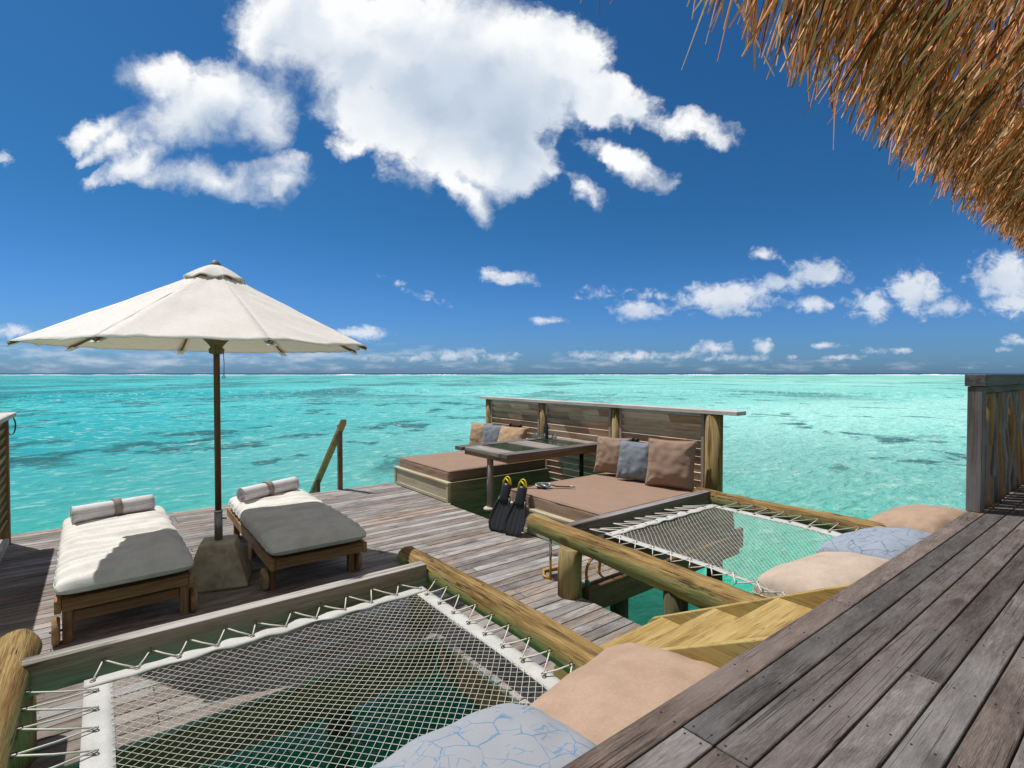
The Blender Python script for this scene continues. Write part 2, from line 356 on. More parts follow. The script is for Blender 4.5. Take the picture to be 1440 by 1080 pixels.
def plain(name, col, rough=.5, metal=0.0, spec=.5, bump=0, bscale=40):
    m, t, out = new_mat(name)
    oc = t.new('ShaderNodeTexCoord').outputs['Object']
    n = t.noise(oc, bscale, 4)
    c = t.mix(t.math('MULTIPLY', n, .35), col, [x * .6 for x in col])
    principled(t, out, c, t.lin(n, .3, .7, max(.03, rough - .08), rough + .08), spec, t.bump(n, bump, .01) if bump else None, metal)
    return m


STEEL = plain('brushed_steel', (.62, .62, .62), .28, 1.0)
DULLSTEEL = plain('dull_steel', (.30, .29, .28), .45, .9)
RUST = plain('rusty_hook', (.07, .04, .025), .7, .5)
RUBBER = plain('black_rubber', (.017, .018, .022), .42, 0, .5, .15, 60)
YELLOW = plain('yellow_plastic', (.72, .56, .015), .35, 0, .5)
HOSE = plain('ochre_hose', (.45, .22, .025), .5)
GREENP = plain('green_plastic', (.01, .16, .08), .4)
NAILM = plain('dark_nail', (.022, .018, .016), .6, .3)
DARKMETAL = plain('dark_bracket_metal', (.025, .022, .02), .5, .4)
FINIAL = plain('grey_finial', (.16, .145, .14), .6)
BASEPL = plain('pale_base_collar', (.50, .44, .36), .7)
FOAM = plain('surf_foam', (.85, .86, .86), .9, 0, .1)
MASKFR = plain('silver_mask_frame', (.38, .39, .40), .3, .3)


def glass(name, tint, rough=0.0):
    m, t, out = new_mat(name); principled(t, out, tint, rough, .5, None, 0, 1.0, 1.45); return m


def thin_glass(name):
    m, t, out = new_mat(name)
    tr = t.new('ShaderNodeBsdfTransparent'); tr.inputs[0].default_value = (.93, .97, .97, 1)
    gl = t.new('ShaderNodeBsdfGlossy'); gl.inputs['Roughness'].default_value = .03
    lw = t.new('ShaderNodeLayerWeight'); lw.inputs[0].default_value = .35
    mx = t.new('ShaderNodeMixShader'); t.l.new(t.math('MULTIPLY_ADD', lw.outputs['Facing'], .7, .08), mx.inputs[0])
    t.l.new(tr.outputs[0], mx.inputs[1]); t.l.new(gl.outputs[0], mx.inputs[2]); t.l.new(mx.outputs[0], out.inputs[0])
    return m


GLASS = thin_glass('clear_glass'); BOTTLEG = plain('grey_bottle_glass', (.05, .048, .045), .08, 0, .7)
TABLEGLASS = plain('green_table_glass', (.02, .045, .028), .06, 0, .6)
LENS = plain('mask_lens', (.05, .07, .08), .05, 0, .8)


def concrete():
    m, t, out = new_mat('pitted_concrete')
    oc = t.new('ShaderNodeTexCoord').outputs['Object']
    n = t.noise(oc, 9, 6, .65); f = t.noise(oc, 95, 4, .7)
    c = t.ramp(n, [(.3, (.30, .25, .175)), (.55, (.48, .42, .32)), (.75, (.60, .54, .43))])
    pits = t.step(f, .40, .30); c = t.mix(t.math('MULTIPLY', pits, .75), c, (.07, .055, .035))
    lich = t.step(t.noise(oc, 30, 4, .6), .6, .72); c = t.mix(t.math('MULTIPLY', lich, .4), c, (.12, .115, .06))
    principled(t, out, c, .92, .15, t.bump(t.math('SUBTRACT', f, t.math('MULTIPLY', pits, .5)), .7, .012))
    return m


CONCRETE = concrete()


def thatch_mat():
    m, t, out = new_mat('dry_reed')
    ri = t.new('ShaderNodeNewGeometry').outputs['Random Per Island']
    oc = t.new('ShaderNodeTexCoord').outputs['Object']
    n = t.noise(oc, 30, 3)
    c = t.ramp(t.math('MULTIPLY_ADD', t.math('SUBTRACT', n, .5), .4, ri), [(0.0, (.17, .050, .010)), (.35, (.56, .205, .045)), (.7, (.90, .415, .13)), (1.0, (.95, .67, .39))])
    p = principled(t, None, c, .5, .35)
    tr = t.new('ShaderNodeBsdfTranslucent'); t.put(tr.inputs[0], c)
    mx = t.new('ShaderNodeMixShader'); mx.inputs[0].default_value = .35
    t.l.new(p, mx.inputs[1]); t.l.new(tr.outputs[0], mx.inputs[2]); t.l.new(mx.outputs[0], out.inputs[0])
    return m


REED = thatch_mat()


def water_mat():
    m, t, out = new_mat('lagoon_water')
    pos = t.new('ShaderNodeNewGeometry').outputs['Position']
    s = t.vmath('DOT_PRODUCT', pos, tuple(FH)); r = t.vmath('DOT_PRODUCT', pos, tuple(RT))
    rel = t.math('DIVIDE', r, t.math('MAXIMUM', t.math('ADD', s, 6), 1))
    dist = t.vmath('LENGTH', pos)
    # ripples: smaller waves near, longer ones far away
    w1 = t.noise(t.map(pos, rot=(0, 0, R(20)), sc=(1.0, 1.7, 1)), 1.5, 4, .55, .7)
    w2 = t.noise(t.map(pos, rot=(0, 0, R(-25)), sc=(1.0, 1.5, 1)), 5.0, 3, .55, .5)
    w3 = t.noise(t.map(pos, rot=(0, 0, R(52)), sc=(.35, 1.0, 1)), .35, 5, .6, .5)
    near = t.step(dist, 90, 12)
    h = t.math('ADD', t.math('MULTIPLY', w1, .55), t.math('MULTIPLY', w2, t.math('MULTIPLY', near, .16)))
    h = t.math('ADD', h, t.math('MULTIPLY', w3, 1.2))
    nrm = t.bump(h, t.step(dist, 600, 10, .25, 1.0), .35)
    # where sand, coral heads and deeper channels lie
    shoal = t.noise(t.map(pos, rot=(0, 0, R(52)), sc=(.012, .03, 1)), 1, 5, .6, .5)
    left = t.step(rel, .75, -.85)
    sand = t.mix(left, (.235, .605, .535), (.018, .35, .385))
    sand = t.mix(t.step(shoal, .42, .68), sand, t.mix(left, (.37, .71, .63), (.055, .47, .49)))
    far = t.step(s, 60, 420)
    sand = t.mix(t.math('MULTIPLY', far, .65), sand, t.mix(left, (.25, .55, .44), (.09, .43, .41)))
    sand = t.mix(t.math('MULTIPLY', t.step(dist, 16, 5), .75), sand, (.02, .66, .38))  # brighter emerald near the deck stands in for light scattered in the water
    spread = t.map(pos, rot=(0, 0, R(-52.0)), sc=(1, 1, 1))
    c1 = t.noise(t.map(spread, loc=(13.3, 2.7, 0), sc=(.22, .26, 1)), 1, 7, .64, .5)
    c2 = t.noise(t.map(spread, loc=(3.1, 9.2, 0), sc=(.022, .045, 1)), 1, 8, .68, .6)
    zone = t.step(s, 14, 17)
    bias = t.lin(rel, -1, .9, .03, -.035)
    k1 = t.math('MULTIPLY', t.math('MULTIPLY', t.step(t.math('ADD', c1, bias), .550, .60), t.step(s, 110, 60)), zone)
    k2 = t.math('MULTIPLY', t.step(t.math('ADD', c2, bias), .485, .565), t.math('MULTIPLY', t.step(s, 45, 75), t.step(s, 800, 420, .3, 1)))
    coral = t.math('MAXIMUM', k1, t.math('MULTIPLY', k2, .8))
    coral = t.math('MULTIPLY', coral, t.lin(t.noise(pos, 1.3, 5, .6), .3, .6, .55, 1))
    body = t.mix(t.math('MULTIPLY', coral, .88), sand, (.02, .085, .10))
    # bright caustic flecks and darker ripple troughs, painted into the water colour
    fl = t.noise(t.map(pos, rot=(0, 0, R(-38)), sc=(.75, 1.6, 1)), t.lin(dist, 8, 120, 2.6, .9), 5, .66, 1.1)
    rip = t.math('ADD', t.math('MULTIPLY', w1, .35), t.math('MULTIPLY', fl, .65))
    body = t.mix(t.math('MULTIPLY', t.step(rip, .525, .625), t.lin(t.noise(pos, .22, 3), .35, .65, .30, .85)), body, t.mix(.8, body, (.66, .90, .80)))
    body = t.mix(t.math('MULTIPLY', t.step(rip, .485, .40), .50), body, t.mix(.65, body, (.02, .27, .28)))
    ocean = t.step(s, 1120, 1150)
    body = t.mix(ocean, body, (.012, .045, .13))
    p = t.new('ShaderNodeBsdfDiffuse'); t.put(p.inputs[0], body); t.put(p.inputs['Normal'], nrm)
    tr = t.new('ShaderNodeBsdfTransparent'); t.put(tr.inputs[0], (.30, .86, .74, 1))
    mx = t.new('ShaderNodeMixShader'); t.put(mx.inputs[0], t.math('MULTIPLY', t.step(dist, 40, 6, 0, .45), t.math('SUBTRACT', 1, ocean)))
    t.l.new(p.outputs[0], mx.inputs[1]); t.l.new(tr.outputs[0], mx.inputs[2])
    gl = t.new('ShaderNodeBsdfGlossy'); gl.inputs['Roughness'].default_value = .09; t.put(gl.inputs['Normal'], nrm)
    lw = t.new('ShaderNodeFresnel'); lw.inputs[0].default_value = 1.33; t.put(lw.inputs['Normal'], nrm)
    fr = t.math('MULTIPLY', t.math('MINIMUM', lw.outputs[0], .55), t.step(dist, 300, 5, .28, .34))
    m2 = t.new('ShaderNodeMixShader'); t.put(m2.inputs[0], fr); t.l.new(mx.outputs[0], m2.inputs[1]); t.l.new(gl.outputs[0], m2.inputs[2])
    t.l.new(m2.outputs[0], out.inputs[0])
    return m


def seabed_mat():
    m, t, out = new_mat('pale_coral_sand')
    pos = t.new('ShaderNodeNewGeometry').outputs['Position']
    n = t.noise(pos, .8, 6, .6)
    c = t.ramp(n, [(.3, (.40, .42, .36)), (.6, (.62, .60, .50)), (.8, (.70, .68, .58))])
    principled(t, out, c, .95, .1, t.bump(n, .5, .1))
    return m


WATER = water_mat(); SEABED = seabed_mat()


# ------------------------------------------------------------------ mesh builder
class MB:
    def __init__(s): s.v = []; s.f = []; s.sm = []
    def add(s, verts, faces, smooth=False):
        o = len(s.v); s.v += [tuple(p) for p in verts]; s.f += [tuple(i + o for i in f) for f in faces]; s.sm += [smooth] * len(faces)
        return s
    def box(s, c, d, M=None):
        x, y, z = (k / 2 for k in d); c = Vector(c)
        pts = [Vector((sx * x, sy * y, sz * z)) for sz in (-1, 1) for sx, sy in ((-1, -1), (1, -1), (1, 1), (-1, 1))]
        pts = [c + (M @ p if M else p) for p in pts]
        return s.add(pts, [(3, 2, 1, 0), (4, 5, 6, 7), (0, 1, 5, 4), (1, 2, 6, 5), (2, 3, 7, 6), (3, 0, 4, 7)])
    def span(s, a, b):
        return s.box([(p + q) / 2 for p, q in zip(a, b)], [abs(q - p) for p, q in zip(a, b)])
    def tube(s, pts, rad, n=10, caps=True, jitter=0, smooth=True, seed=0, squash=1.0):
        pts = [Vector(p) for p in pts]; k = len(pts)
        rad = rad if isinstance(rad, (list, tuple)) else [rad] * k
        vs = []; prev = None
        for i, p in enumerate(pts):
            d = (pts[min(i + 1, k - 1)] - pts[max(i - 1, 0)]).normalized()
            if prev is None:
                a = Vector((0, 0, 1)) if abs(d.z) < .9 else Vector((1, 0, 0))
                u = d.cross(a).normalized()
            else:
                u = (prev - d * prev.dot(d)).normalized()
            prev = u; w = d.cross(u)
            for j in range(n):
                an = 2 * math.pi * j / n; r = rad[i]
                if jitter: r *= 1 + jitter * noise.noise(Vector((math.cos(an) * 1.3 + seed, math.sin(an) * 1.3, i * .55 + seed * 3)))
                vs.append(p + (u * math.cos(an) + w * math.sin(an) * squash) * r)
        fs = [(i * n + j, i * n + (j + 1) % n, (i + 1) * n + (j + 1) % n, (i + 1) * n + j) for i in range(k - 1) for j in range(n)]
        s.add(vs, fs, smooth)
        if caps:
            o = len(s.v) - len(vs)
            s.f.append(tuple(o + j for j in reversed(range(n)))); s.sm.append(False)
            s.f.append(tuple(o + (k - 1) * n + j for j in range(n))); s.sm.append(False)
        return s
    def lathe(s, c, prof, n=24, smooth=True, axis=None):
        """prof: (radius, height) pairs; axis: rotation matrix"""
        vs = []
        for r, z in prof:
            for j in range(n):
                p = Vector((r * math.cos(2 * math.pi * j / n), r * math.sin(2 * math.pi * j / n), z))
                vs.append(Vector(c) + (axis @ p if axis else p))
        k = len(prof)
        fs = [(i * n + j, i * n + (j + 1) % n, (i + 1) * n + (j + 1) % n, (i + 1) * n + j) for i in range(k - 1) for j in range(n)]
        fs += [tuple(reversed(range(n))), tuple((k - 1) * n + j for j in range(n))]
        return s.add(vs, fs, smooth)
    def prism(s, poly, z0, z1, M=None):
        """polygon in xy extruded in z, then transformed"""
        n = len(poly)
        vs = [Vector((x, y, z0)) for x, y in poly] + [Vector((x, y, z1)) for x, y in poly]
        if M: vs = [M @ v for v in vs]
        return s.add(vs, [tuple(reversed(range(n))), tuple(range(n, 2 * n))] + [(i, (i + 1) % n, n + (i + 1) % n, n + i) for i in range(n)])
    def grid(s, fn, nu, nv, smooth=True, closed_u=False):
        vs = [fn(i / (nu if closed_u else nu - 1), j / (nv - 1)) for j in range(nv) for i in range(nu)]
        fs = []
        for j in range(nv - 1):
            for i in range(nu if closed_u else nu - 1):
                a = j * nu + i; b = j * nu + (i + 1) % nu
                fs.append((a, b, b + nu, a + nu))
        return s.add(vs, fs, smooth)
    def torus(s, c, R0, r0, axis=None, n=16, k=8):
        def fn(u, v):
            a = 2 * math.pi * u; b = 2 * math.pi * v
            p = Vector(((R0 + r0 * math.cos(b)) * math.cos(a), (R0 + r0 * math.cos(b)) * math.sin(a), r0 * math.sin(b)))
            return Vector(c) + (axis @ p if axis else p)
        return s.grid(fn, n, k + 1, True, True)
    def build(s, name, mat, parent=None, bevel=0, seg=1, solid=0, subsurf=0):
        me = bpy.data.meshes.new(name)
        off = Vector((0, 0, 0)); q = parent
        while q is not None:
            off += q.location; q = q.parent
        me.from_pydata([Vector(p) - off for p in s.v], [], s.f)
        me.polygons.foreach_set('use_smooth', s.sm)
        me.materials.append(mat); me.update()
        o = bpy.data.objects.new(name, me); COL.objects.link(o)
        if parent is not None: o.parent = parent
        if solid:
            md = o.modifiers.new('thickness', 'SOLIDIFY'); md.thickness = solid; md.offset = 0
        if bevel:
            md = o.modifiers.new('edge', 'BEVEL'); md.width = bevel; md.segments = seg; md.limit_method = 'ANGLE'; md.angle_limit = R(40)
        if subsurf:
            md = o.modifiers.new('smooth', 'SUBSURF'); md.levels = subsurf; md.render_levels = subsurf
        return o


def tag(o, label=None, cat=None, group=None, kind=None):
    if label: o['label'] = label
    if cat: o['category'] = cat
    if group: o['group'] = group
    if kind: o['kind'] = kind
    return o


def thing(name, loc, label, cat, group=None, rz=0):
    o = bpy.data.objects.new(name, None); o.empty_display_size = .1; COL.objects.link(o)
    o.location = loc; o.rotation_euler = (0, 0, rz)
    return tag(o, label, cat, group)


def copy_tree(o, parent=None):
    c = o.copy(); COL.objects.link(c); c.parent = parent
    for ch in [x for x in list(o.children)]: copy_tree(ch, c)
    return c


def rz_of(M): return Matrix.Rotation(M, 3, 'Z')


def fbm(p, o=3): return noise.fractal(Vector(p), 1.0, 2.0, o)


# ------------------------------------------------------------------ sea
WZ = -1.15
me = MB().add([(-20000, -20000, WZ), (20000, -20000, WZ), (20000, 20000, WZ), (-20000, 20000, WZ)], [(0, 1, 2, 3)])
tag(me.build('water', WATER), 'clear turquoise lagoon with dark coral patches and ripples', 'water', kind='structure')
me = MB().add([(-20000, -20000, WZ - 1.5), (20000, -20000, WZ - 1.5), (20000, 20000, WZ - 1.5), (-20000, 20000, WZ - 1.5)], [(0, 1, 2, 3)])
tag(me.build('seabed', SEABED), 'pale coral sand under the lagoon', 'seabed', kind='structure')
mb = MB()
for lane, (s0, hh, dens) in enumerate(((840, .55, .85), (960, .8, .75), (1090, 1.0, .35))):
    x = -2600.0
    while x < 2600:
        L = random.uniform(25, 140)
        if random.random() < dens:
            d = random.uniform(6, 22); h = hh * random.uniform(.5, 1.15)
            n = 9
            for i in range(n):
                a = x + L * i / n; b = x + L * (i + 1) / n
                e = math.sin(math.pi * (i + .5) / n) * random.uniform(.6, 1.1)
                p = [FH * (s0 - d * e + random.uniform(-4, 4)) + RT * a, FH * (s0 - d * e) + RT * b, FH * (s0 + d * e) + RT * b, FH * (s0 + d * e) + RT * a]
                zt = WZ + .05
                base = [Vector((q.x, q.y, zt)) for q in p]; mid = sum(base, Vector()) / 4; mid.z = zt + h * e
                top = [base[0].lerp(mid, .6), base[1].lerp(mid, .6), base[2].lerp(mid, .6), base[3].lerp(mid, .6)]
                for q in top: q.z = zt + h * e
                mb.add(base + top, [(4, 5, 6, 7), (0, 1, 5, 4), (1, 2, 6, 5), (2, 3, 7, 6), (3, 0, 4, 7)])
        x += L * random.uniform(.9, 1.15)
tag(mb.build('surf', FOAM), 'white surf breaking along the outer reef at the horizon', 'surf', kind='stuff')


# ------------------------------------------------------------------ decks
def boards(mb, nails, x0, x1, y0, y1, z, pitch, gap, thick, joists, rnd, cut=None, lens=(1.8, 3.6)):
    y = y1
    while y - pitch > y0 - 1e-6:
        a, b = y - pitch + gap / 2, y - gap / 2
        xa, xb = x0, x1
        if cut: xa, xb = cut(y - pitch / 2, x0, x1)
        cuts = [xa]
        x = xa + rnd.uniform(.8, lens[1])
        while x < xb - .5:
            j = min(joists, key=lambda q: abs(q - x)); cuts.append(j) if j > cuts[-1] + .5 and j < xb - .3 else None
            x += rnd.uniform(*lens)
        cuts.append(xb)
        for p, q in zip(cuts, cuts[1:]):
            dz = rnd.uniform(-.0015, .0015)
            mb.box(((p + q) / 2, (a + b) / 2, z - thick / 2 + dz), (q - p - .004, b - a, thick))
            for j in joists:
                if p + .01 < j < q - .01 or abs(j - p) < .02 or abs(j - q) < .02:
                    jx = j if (p + .02 < j < q - .02) else (p + .022 if abs(j - p) < .03 else q - .022)
                    for t in (.22, .78):
                        nails.append((jx + rnd.uniform(-.006, .006), a + (b - a) * t + rnd.uniform(-.003, .003), z + dz))
        y -= pitch


def nail_mesh(pts, r):
    mb = MB()
    for (x, y, z) in pts:
        n = 6
        mb.add([(x + r * math.cos(6.283 * k / n), y + r * .8 * math.sin(6.283 * k / n), z + .0012) for k in range(n)], [tuple(range(n))])
    return mb


rnd = random.Random(3)
low = MB(); nl = []
jl = [-.75 + .48 * i for i in range(10)]
boards(low, nl, -.88, 3.652, 3.04, 7.8225, 0, .0975, .008, .03, jl, rnd)
boards(low, nl, 1.74, 2.94, .9, 3.045, 0, .0975, .008, .03, [1.80, 2.30, 2.86], rnd)
ld = tag(low.build('lower_deck', DECKLOW, bevel=.0025), 'sun-bleached timber sun deck built over the lagoon', 'deck', kind='structure')
tag(nail_mesh([p for p in nl if p[1] < 5.2], .0042).build('nails', NAILM, ld), kind='stuff')
fr = MB()
for j in jl: fr.span((j - .022, 3.10, -.20), (j + .022, 7.70, -.036))
for x in (1.80, 2.30, 2.86): fr.span((x - .022, .95, -.20), (x + .022, 2.98, -.036))
fr.span((-.9, 3.046, -.25), (1.74, 3.085, -.034)); fr.span((-.88, 7.70, -.2), (3.6, 7.74, -.036))
fr.span((3.60, 2.95, -.2), (3.64, 7.69, -.036)); fr.span((1.742, .95, -.24), (1.775, 3.04, -.034)); fr.span((2.965, 3.046, -.2), (3.6, 3.085, -.034))
fr.build('joists', JOIST, ld)

up = MB(); nu = []
ju = [1.705 + .4175 * i for i in range(-6, 24)]
boards(up, nu, -.6, 9.6, -.94, .965, .75, .1005, .0068, .028, ju, random.Random(12), lens=(3.4, 5.4))
ud = tag(up.build('upper_deck', DECKUP, bevel=.0025), 'old grey decking of the raised terrace with nail heads', 'deck', kind='structure')
tag(nail_mesh([p for p in nu if 0 < p[0] < 6], .0042).build('nails', NAILM, ud), kind='stuff')
fr = MB()
fr.span((-.6, .90, .56), (9.6, .945, .718)); fr.span((-.6, -.9, .56), (9.6, -.86, .718))
fr.span((-.6, -.85, .695), (9.6, .89, .712))  # sheet added under the boards so their gaps stay dark
for j in ju[::2]: fr.span((j - .02, -.85, .58), (j + .02, .89, .693))
fr.build('joists', JOIST, ud)


# joist bridging the gap beside the post, and piles
def pile(x, y, r, top, mat, label, group=None):
    root = thing('pile', (x, y, WZ), label, 'pile', group)
    MB().tube([(x, y, WZ - 1.48), (x, y, -.3), (x, y, top)], [r * 1.05, r, r], 16, jitter=.04, seed=x * 3 + y).build('post', mat, root)
    return root


pile(2.96, 2.04, .080, .33, PILE, 'dark round pile in the water holding up the near log of the far hammock')
for i, (x, y) in enumerate(((-.5, 7.3), (1.5, 7.3), (3.3, 7.3), (-.5, 4.2), (1.5, 4.2), (3.3, 4.2), (2.4, 1.4))):
    pile(x, y, .09, -.21, PILE, 'dark round pile standing in the water under the sun deck', 'piles under the sun deck')
jo = MB(); jo.span((3.02, 2.875, -.16), (5.3, 2.925, .045))
tag(jo.build('floor_beam', JOIST, bevel=.006), 'green timber beam spanning the water from the deck edge beside the tap', 'beam')


# ------------------------------------------------------------------ stairs to the raised terrace
st = thing('wooden_stairs', (2.4, 1.5, 0), 'short flight of fresh yellow pine steps from the sun deck up to the grey terrace', 'stairs')
XR, XL = 2.828, 1.99
for x, nm in ((XR, 'stringer'), (XL, 'stringer')):
    w = .042
    # profile in (y, z), extruded along x
    poly = [(2.14, 0.0), (2.17, .05), (2.165, .10), (2.13, .145), (.952, .745), (.952, .50), (1.75, .0)]
    M = Matrix(((0, 0, 1, 0), (1, 0, 0, 0), (0, 1, 0, 0), (0, 0, 0, 1)))
    MB().prism(poly, x, x + w, M).build(nm, NEWPINEY, st, bevel=.005, seg=2)
for k in range(3):
    yf = 2.05 - .365 * k; z = .185 + .187 * k
    MB().span((XL + .044, yf - .40, z - .04), (XR - .002, yf, z)).build('tread', NEWPINE, st, bevel=.005, seg=2)


# ------------------------------------------------------------------ hammock frames and nets
def log_mesh(x, y0, y1, z, r0, r1, seed, tilt=0.0):
    """horizontal log along y: y0 near end, y1 rounded far end"""
    n = 26; pts = []; rad = []
    for i in range(n):
        f = i / (n - 1); y = y0 + (y1 - y0) * f
        pts.append((x + .012 * math.sin(f * 5 + seed), y, z + .006 * math.sin(f * 7 + seed * 2) + tilt * (y - 3.0)))
        rad.append(r0 + (r1 - r0) * f)
    for e in (.35, .65, .85, .96): # rounded tip
        pts.append((pts[n - 1][0], y1 + .06 * e, pts[n - 1][2] - .012 * e)); rad.append(r1 * math.sqrt(1 - e * e))
    return MB().tube(pts, rad, 28, jitter=.09, seed=seed)


def hook(p, d):
    """small screw hook at p pointing along d"""
    p = Vector(p); d = Vector(d).normalized(); u = Vector((0, 0, 1))
    pts = [p - d * .004, p + d * .018]
    for a in range(0, 250, 30):
        pts.append(p + d * (.018 + .009 * math.sin(R(a))) + u * (.009 * (1 - math.cos(R(a)))))
    return MB().tube(pts, .0023, 6)


def zigzag(mb, hooks, eyes, r=.0036):
    pts = []
    n = max(len(hooks), len(eyes))
    for i in range(n):
        if i < len(hooks): pts.append(Vector(hooks[i]))
        if i < len(eyes): pts.append(Vector(eyes[i]))
    for a, b in zip(pts, pts[1:]):
        m = (a + b) / 2; m.z -= .004
        mb.tube([a, m, b], r, 6)


def hammock(xl, xr, yb, yend, zl, rl, rr, tips, net, beam_mat, beam_x, labels, sag, pad, group_seed, beam_top, psag, dzs, zup=0.0):
    """xl/xr: log axes; yb: beam near face; net: (x0, x1, y0, y1) outer webbing rectangle"""
    rnd = random.Random(group_seed)
    fr = thing('hammock_frame', ((xl + xr) / 2, yb, 0), labels[0], 'hammock frame')
    lg = []
    for x, r, tip, sd, (dz, tl) in ((xl, rl, tips[0], group_seed + .3, dzs[0]), (xr, rr, tips[1], group_seed + 4.1, dzs[1])):
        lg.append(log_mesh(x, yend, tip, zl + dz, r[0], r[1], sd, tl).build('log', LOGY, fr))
    bm = MB().span((beam_x[0], yb, beam_top - .145), (beam_x[1], yb + .085, beam_top)).build('beam', beam_mat, fr, bevel=.006, seg=2)
    # net
    x0, x1, y0, y1 = net; w = pad
    zed = zl - .025 + zup
    def Z(x, y):
        u = (x - x0) / (x1 - x0) * 2 - 1; v = (y - y0) / (y1 - y0) * 2 - 1
        return zed - sag * (1 - u * u) * (1 - v ** 4) - psag * math.exp(-((y - y0 - .25) / .42) ** 2) * (.25 + .75 * (1 - abs(u) ** 4))
    hm = thing('net_hammock', ((x0 + x1) / 2, (y0 + y1) / 2, zed), labels[1], 'hammock')
    wl, wr, wf = w
    ix0, ix1, iy1 = x0 + wl, x1 - wr, y1 - wf
    # webbing: three flat bands joined at the corners, slightly puckered
    mb = MB()
    def puck(x, y, amp): return amp * noise.noise(Vector((x * 9, y * 9, group_seed)))
    N = 70
    mb.grid(lambda u, v: Vector((x0 + (x1 - x0) * u, iy1 + (y1 - iy1) * v + (.009 * math.sin(u * 47) + puck(u * 2, 1, .014)) * (1 - v) * (.4 + .6 * math.sin(math.pi * u)) + .010 * math.sin(u * 60) * v * math.sin(math.pi * u),
                                 Z(x0 + (x1 - x0) * u, y1) + puck(x0 + (x1 - x0) * u, 2 + v, .012) * math.sin(math.pi * u))), N, 4)
    for (a, b) in ((x0, ix0), (ix1, x1)):
        mb.grid(lambda u, v: Vector((a + (b - a) * u, y0 + (iy1 + .012 - y0) * v, Z(a + (b - a) * u, y0 + (iy1 - y0) * v) - .003 + puck(a, y0 + v * 2, .012) * (1 - v))), 4, 50)
    mb.build('webbing', WEBB, hm, solid=.005)
    # netting: two families of cords
    mb = MB(); sp = .031
    bx0, bx1, by0, by1 = ix0 - .008, ix1 + .008, y0, iy1 + .012
    for fam in (1, -1):
        # cords run along (1, fam); c = x * fam - y labels each cord
        lo = min(bx0 * fam, bx1 * fam) - by1; hi = max(bx0 * fam, bx1 * fam) - by0
        c = lo + sp * .5
        while c < hi:
            # y = fam * x - c
            xs = sorted((fam * (by0 + c), fam * (by1 + c)))
            xa, xb = max(bx0, xs[0]), min(bx1, xs[1])
            if xb - xa > .01:
                k = max(3, int((xb - xa) / .045)); pts = []
                for i in range(k + 1):
                    x = xa + (xb - xa) * i / k; y = fam * x - c
                    e = min(x - bx0, bx1 - x, y - by0 + .2, by1 - y)
                    wv = min(1, max(0, e / .12))
                    q = Vector((x, y, 0)); ox = noise.noise(Vector((x * 2.2, y * 2.2, 5 + group_seed))) * .020 * wv; oy = noise.noise(Vector((x * 2.2, y * 2.2, 25 + group_seed))) * .020 * wv
                    pts.append((x + ox, y + oy, Z(x + ox, y + oy) + fam * .0012))
                mb.tube(pts, .0013, 4, caps=False)
            c += sp * math.sqrt(2)
    mb.build('netting', ROPE, hm)
    # eyelets, hooks, lacing
    eyes_b, hooks_b, eyes_l, hooks_l, eyes_r, hooks_r = [], [], [], [], [], []
    nb = int((x1 - x0) / .155)
    for i in range(nb + 1):
        x = x0 + .03 + (x1 - x0 - .06) * i / nb
        eyes_b.append(Vector((x, y1 - wf * .38, Z(x, y1) + .006)))
    for i in range(nb):
        x = x0 + .03 + (x1 - x0 - .06) * (i + .30) / nb + rnd.uniform(-.015, .015)
        hooks_b.append(Vector((x, yb - .012, beam_top - .068 + rnd.uniform(-.010, .010))))
    nl_ = int((y1 - y0) / .16)
    for i in range(nl_ + 1):
        y = y1 - .12 - (y1 - y0 - .12) * i / nl_
        eyes_l.append(Vector((x0 + wl * .42, y, Z(x0, y) + .006))); eyes_r.append(Vector((x1 - wr * .5, y, Z(x1, y) + .006)))
        hy = y + .075 + rnd.uniform(-.015, .015)
        hooks_l.append(Vector((xl + rl[0] * .80 + .012, hy, zl + (.035 if zup else .022)))); hooks_r.append(Vector((xr - rr[0] * .93 - .012, hy, zl + .022)))
    for e in eyes_b + eyes_l + eyes_r:
        MB().torus(e + Vector((0, 0, -.002)), .0085, .0032, None, 14, 6).build('eyelet', DULLSTEEL, hm)
    for h in hooks_b: hook(h + Vector((0, .010, -.006)), (0, -1, 0)).build('hook', RUST, bm)
    for h in hooks_l: hook(h + Vector((-.012, 0, -.006)), (1, 0, 0)).build('hook', RUST, lg[0])
    for h in hooks_r: hook(h + Vector((.012, 0, -.006)), (-1, 0, 0)).build('hook', RUST, lg[1])
    mb = MB()
    zz = []
    for e, h in zip(eyes_b, hooks_b): zz += [e, h]
    zz.append(eyes_b[-1])
    for a, b in zip(zz, zz[1:]): mb.tube([a, (a + b) / 2 - Vector((0, 0, .003)), b], .0037, 6)
    zigzag(mb, hooks_l, eyes_l); zigzag(mb, hooks_r, eyes_r)
    mb.build('lacing_rope', ROPE, hm)
    return fr, hm, Z


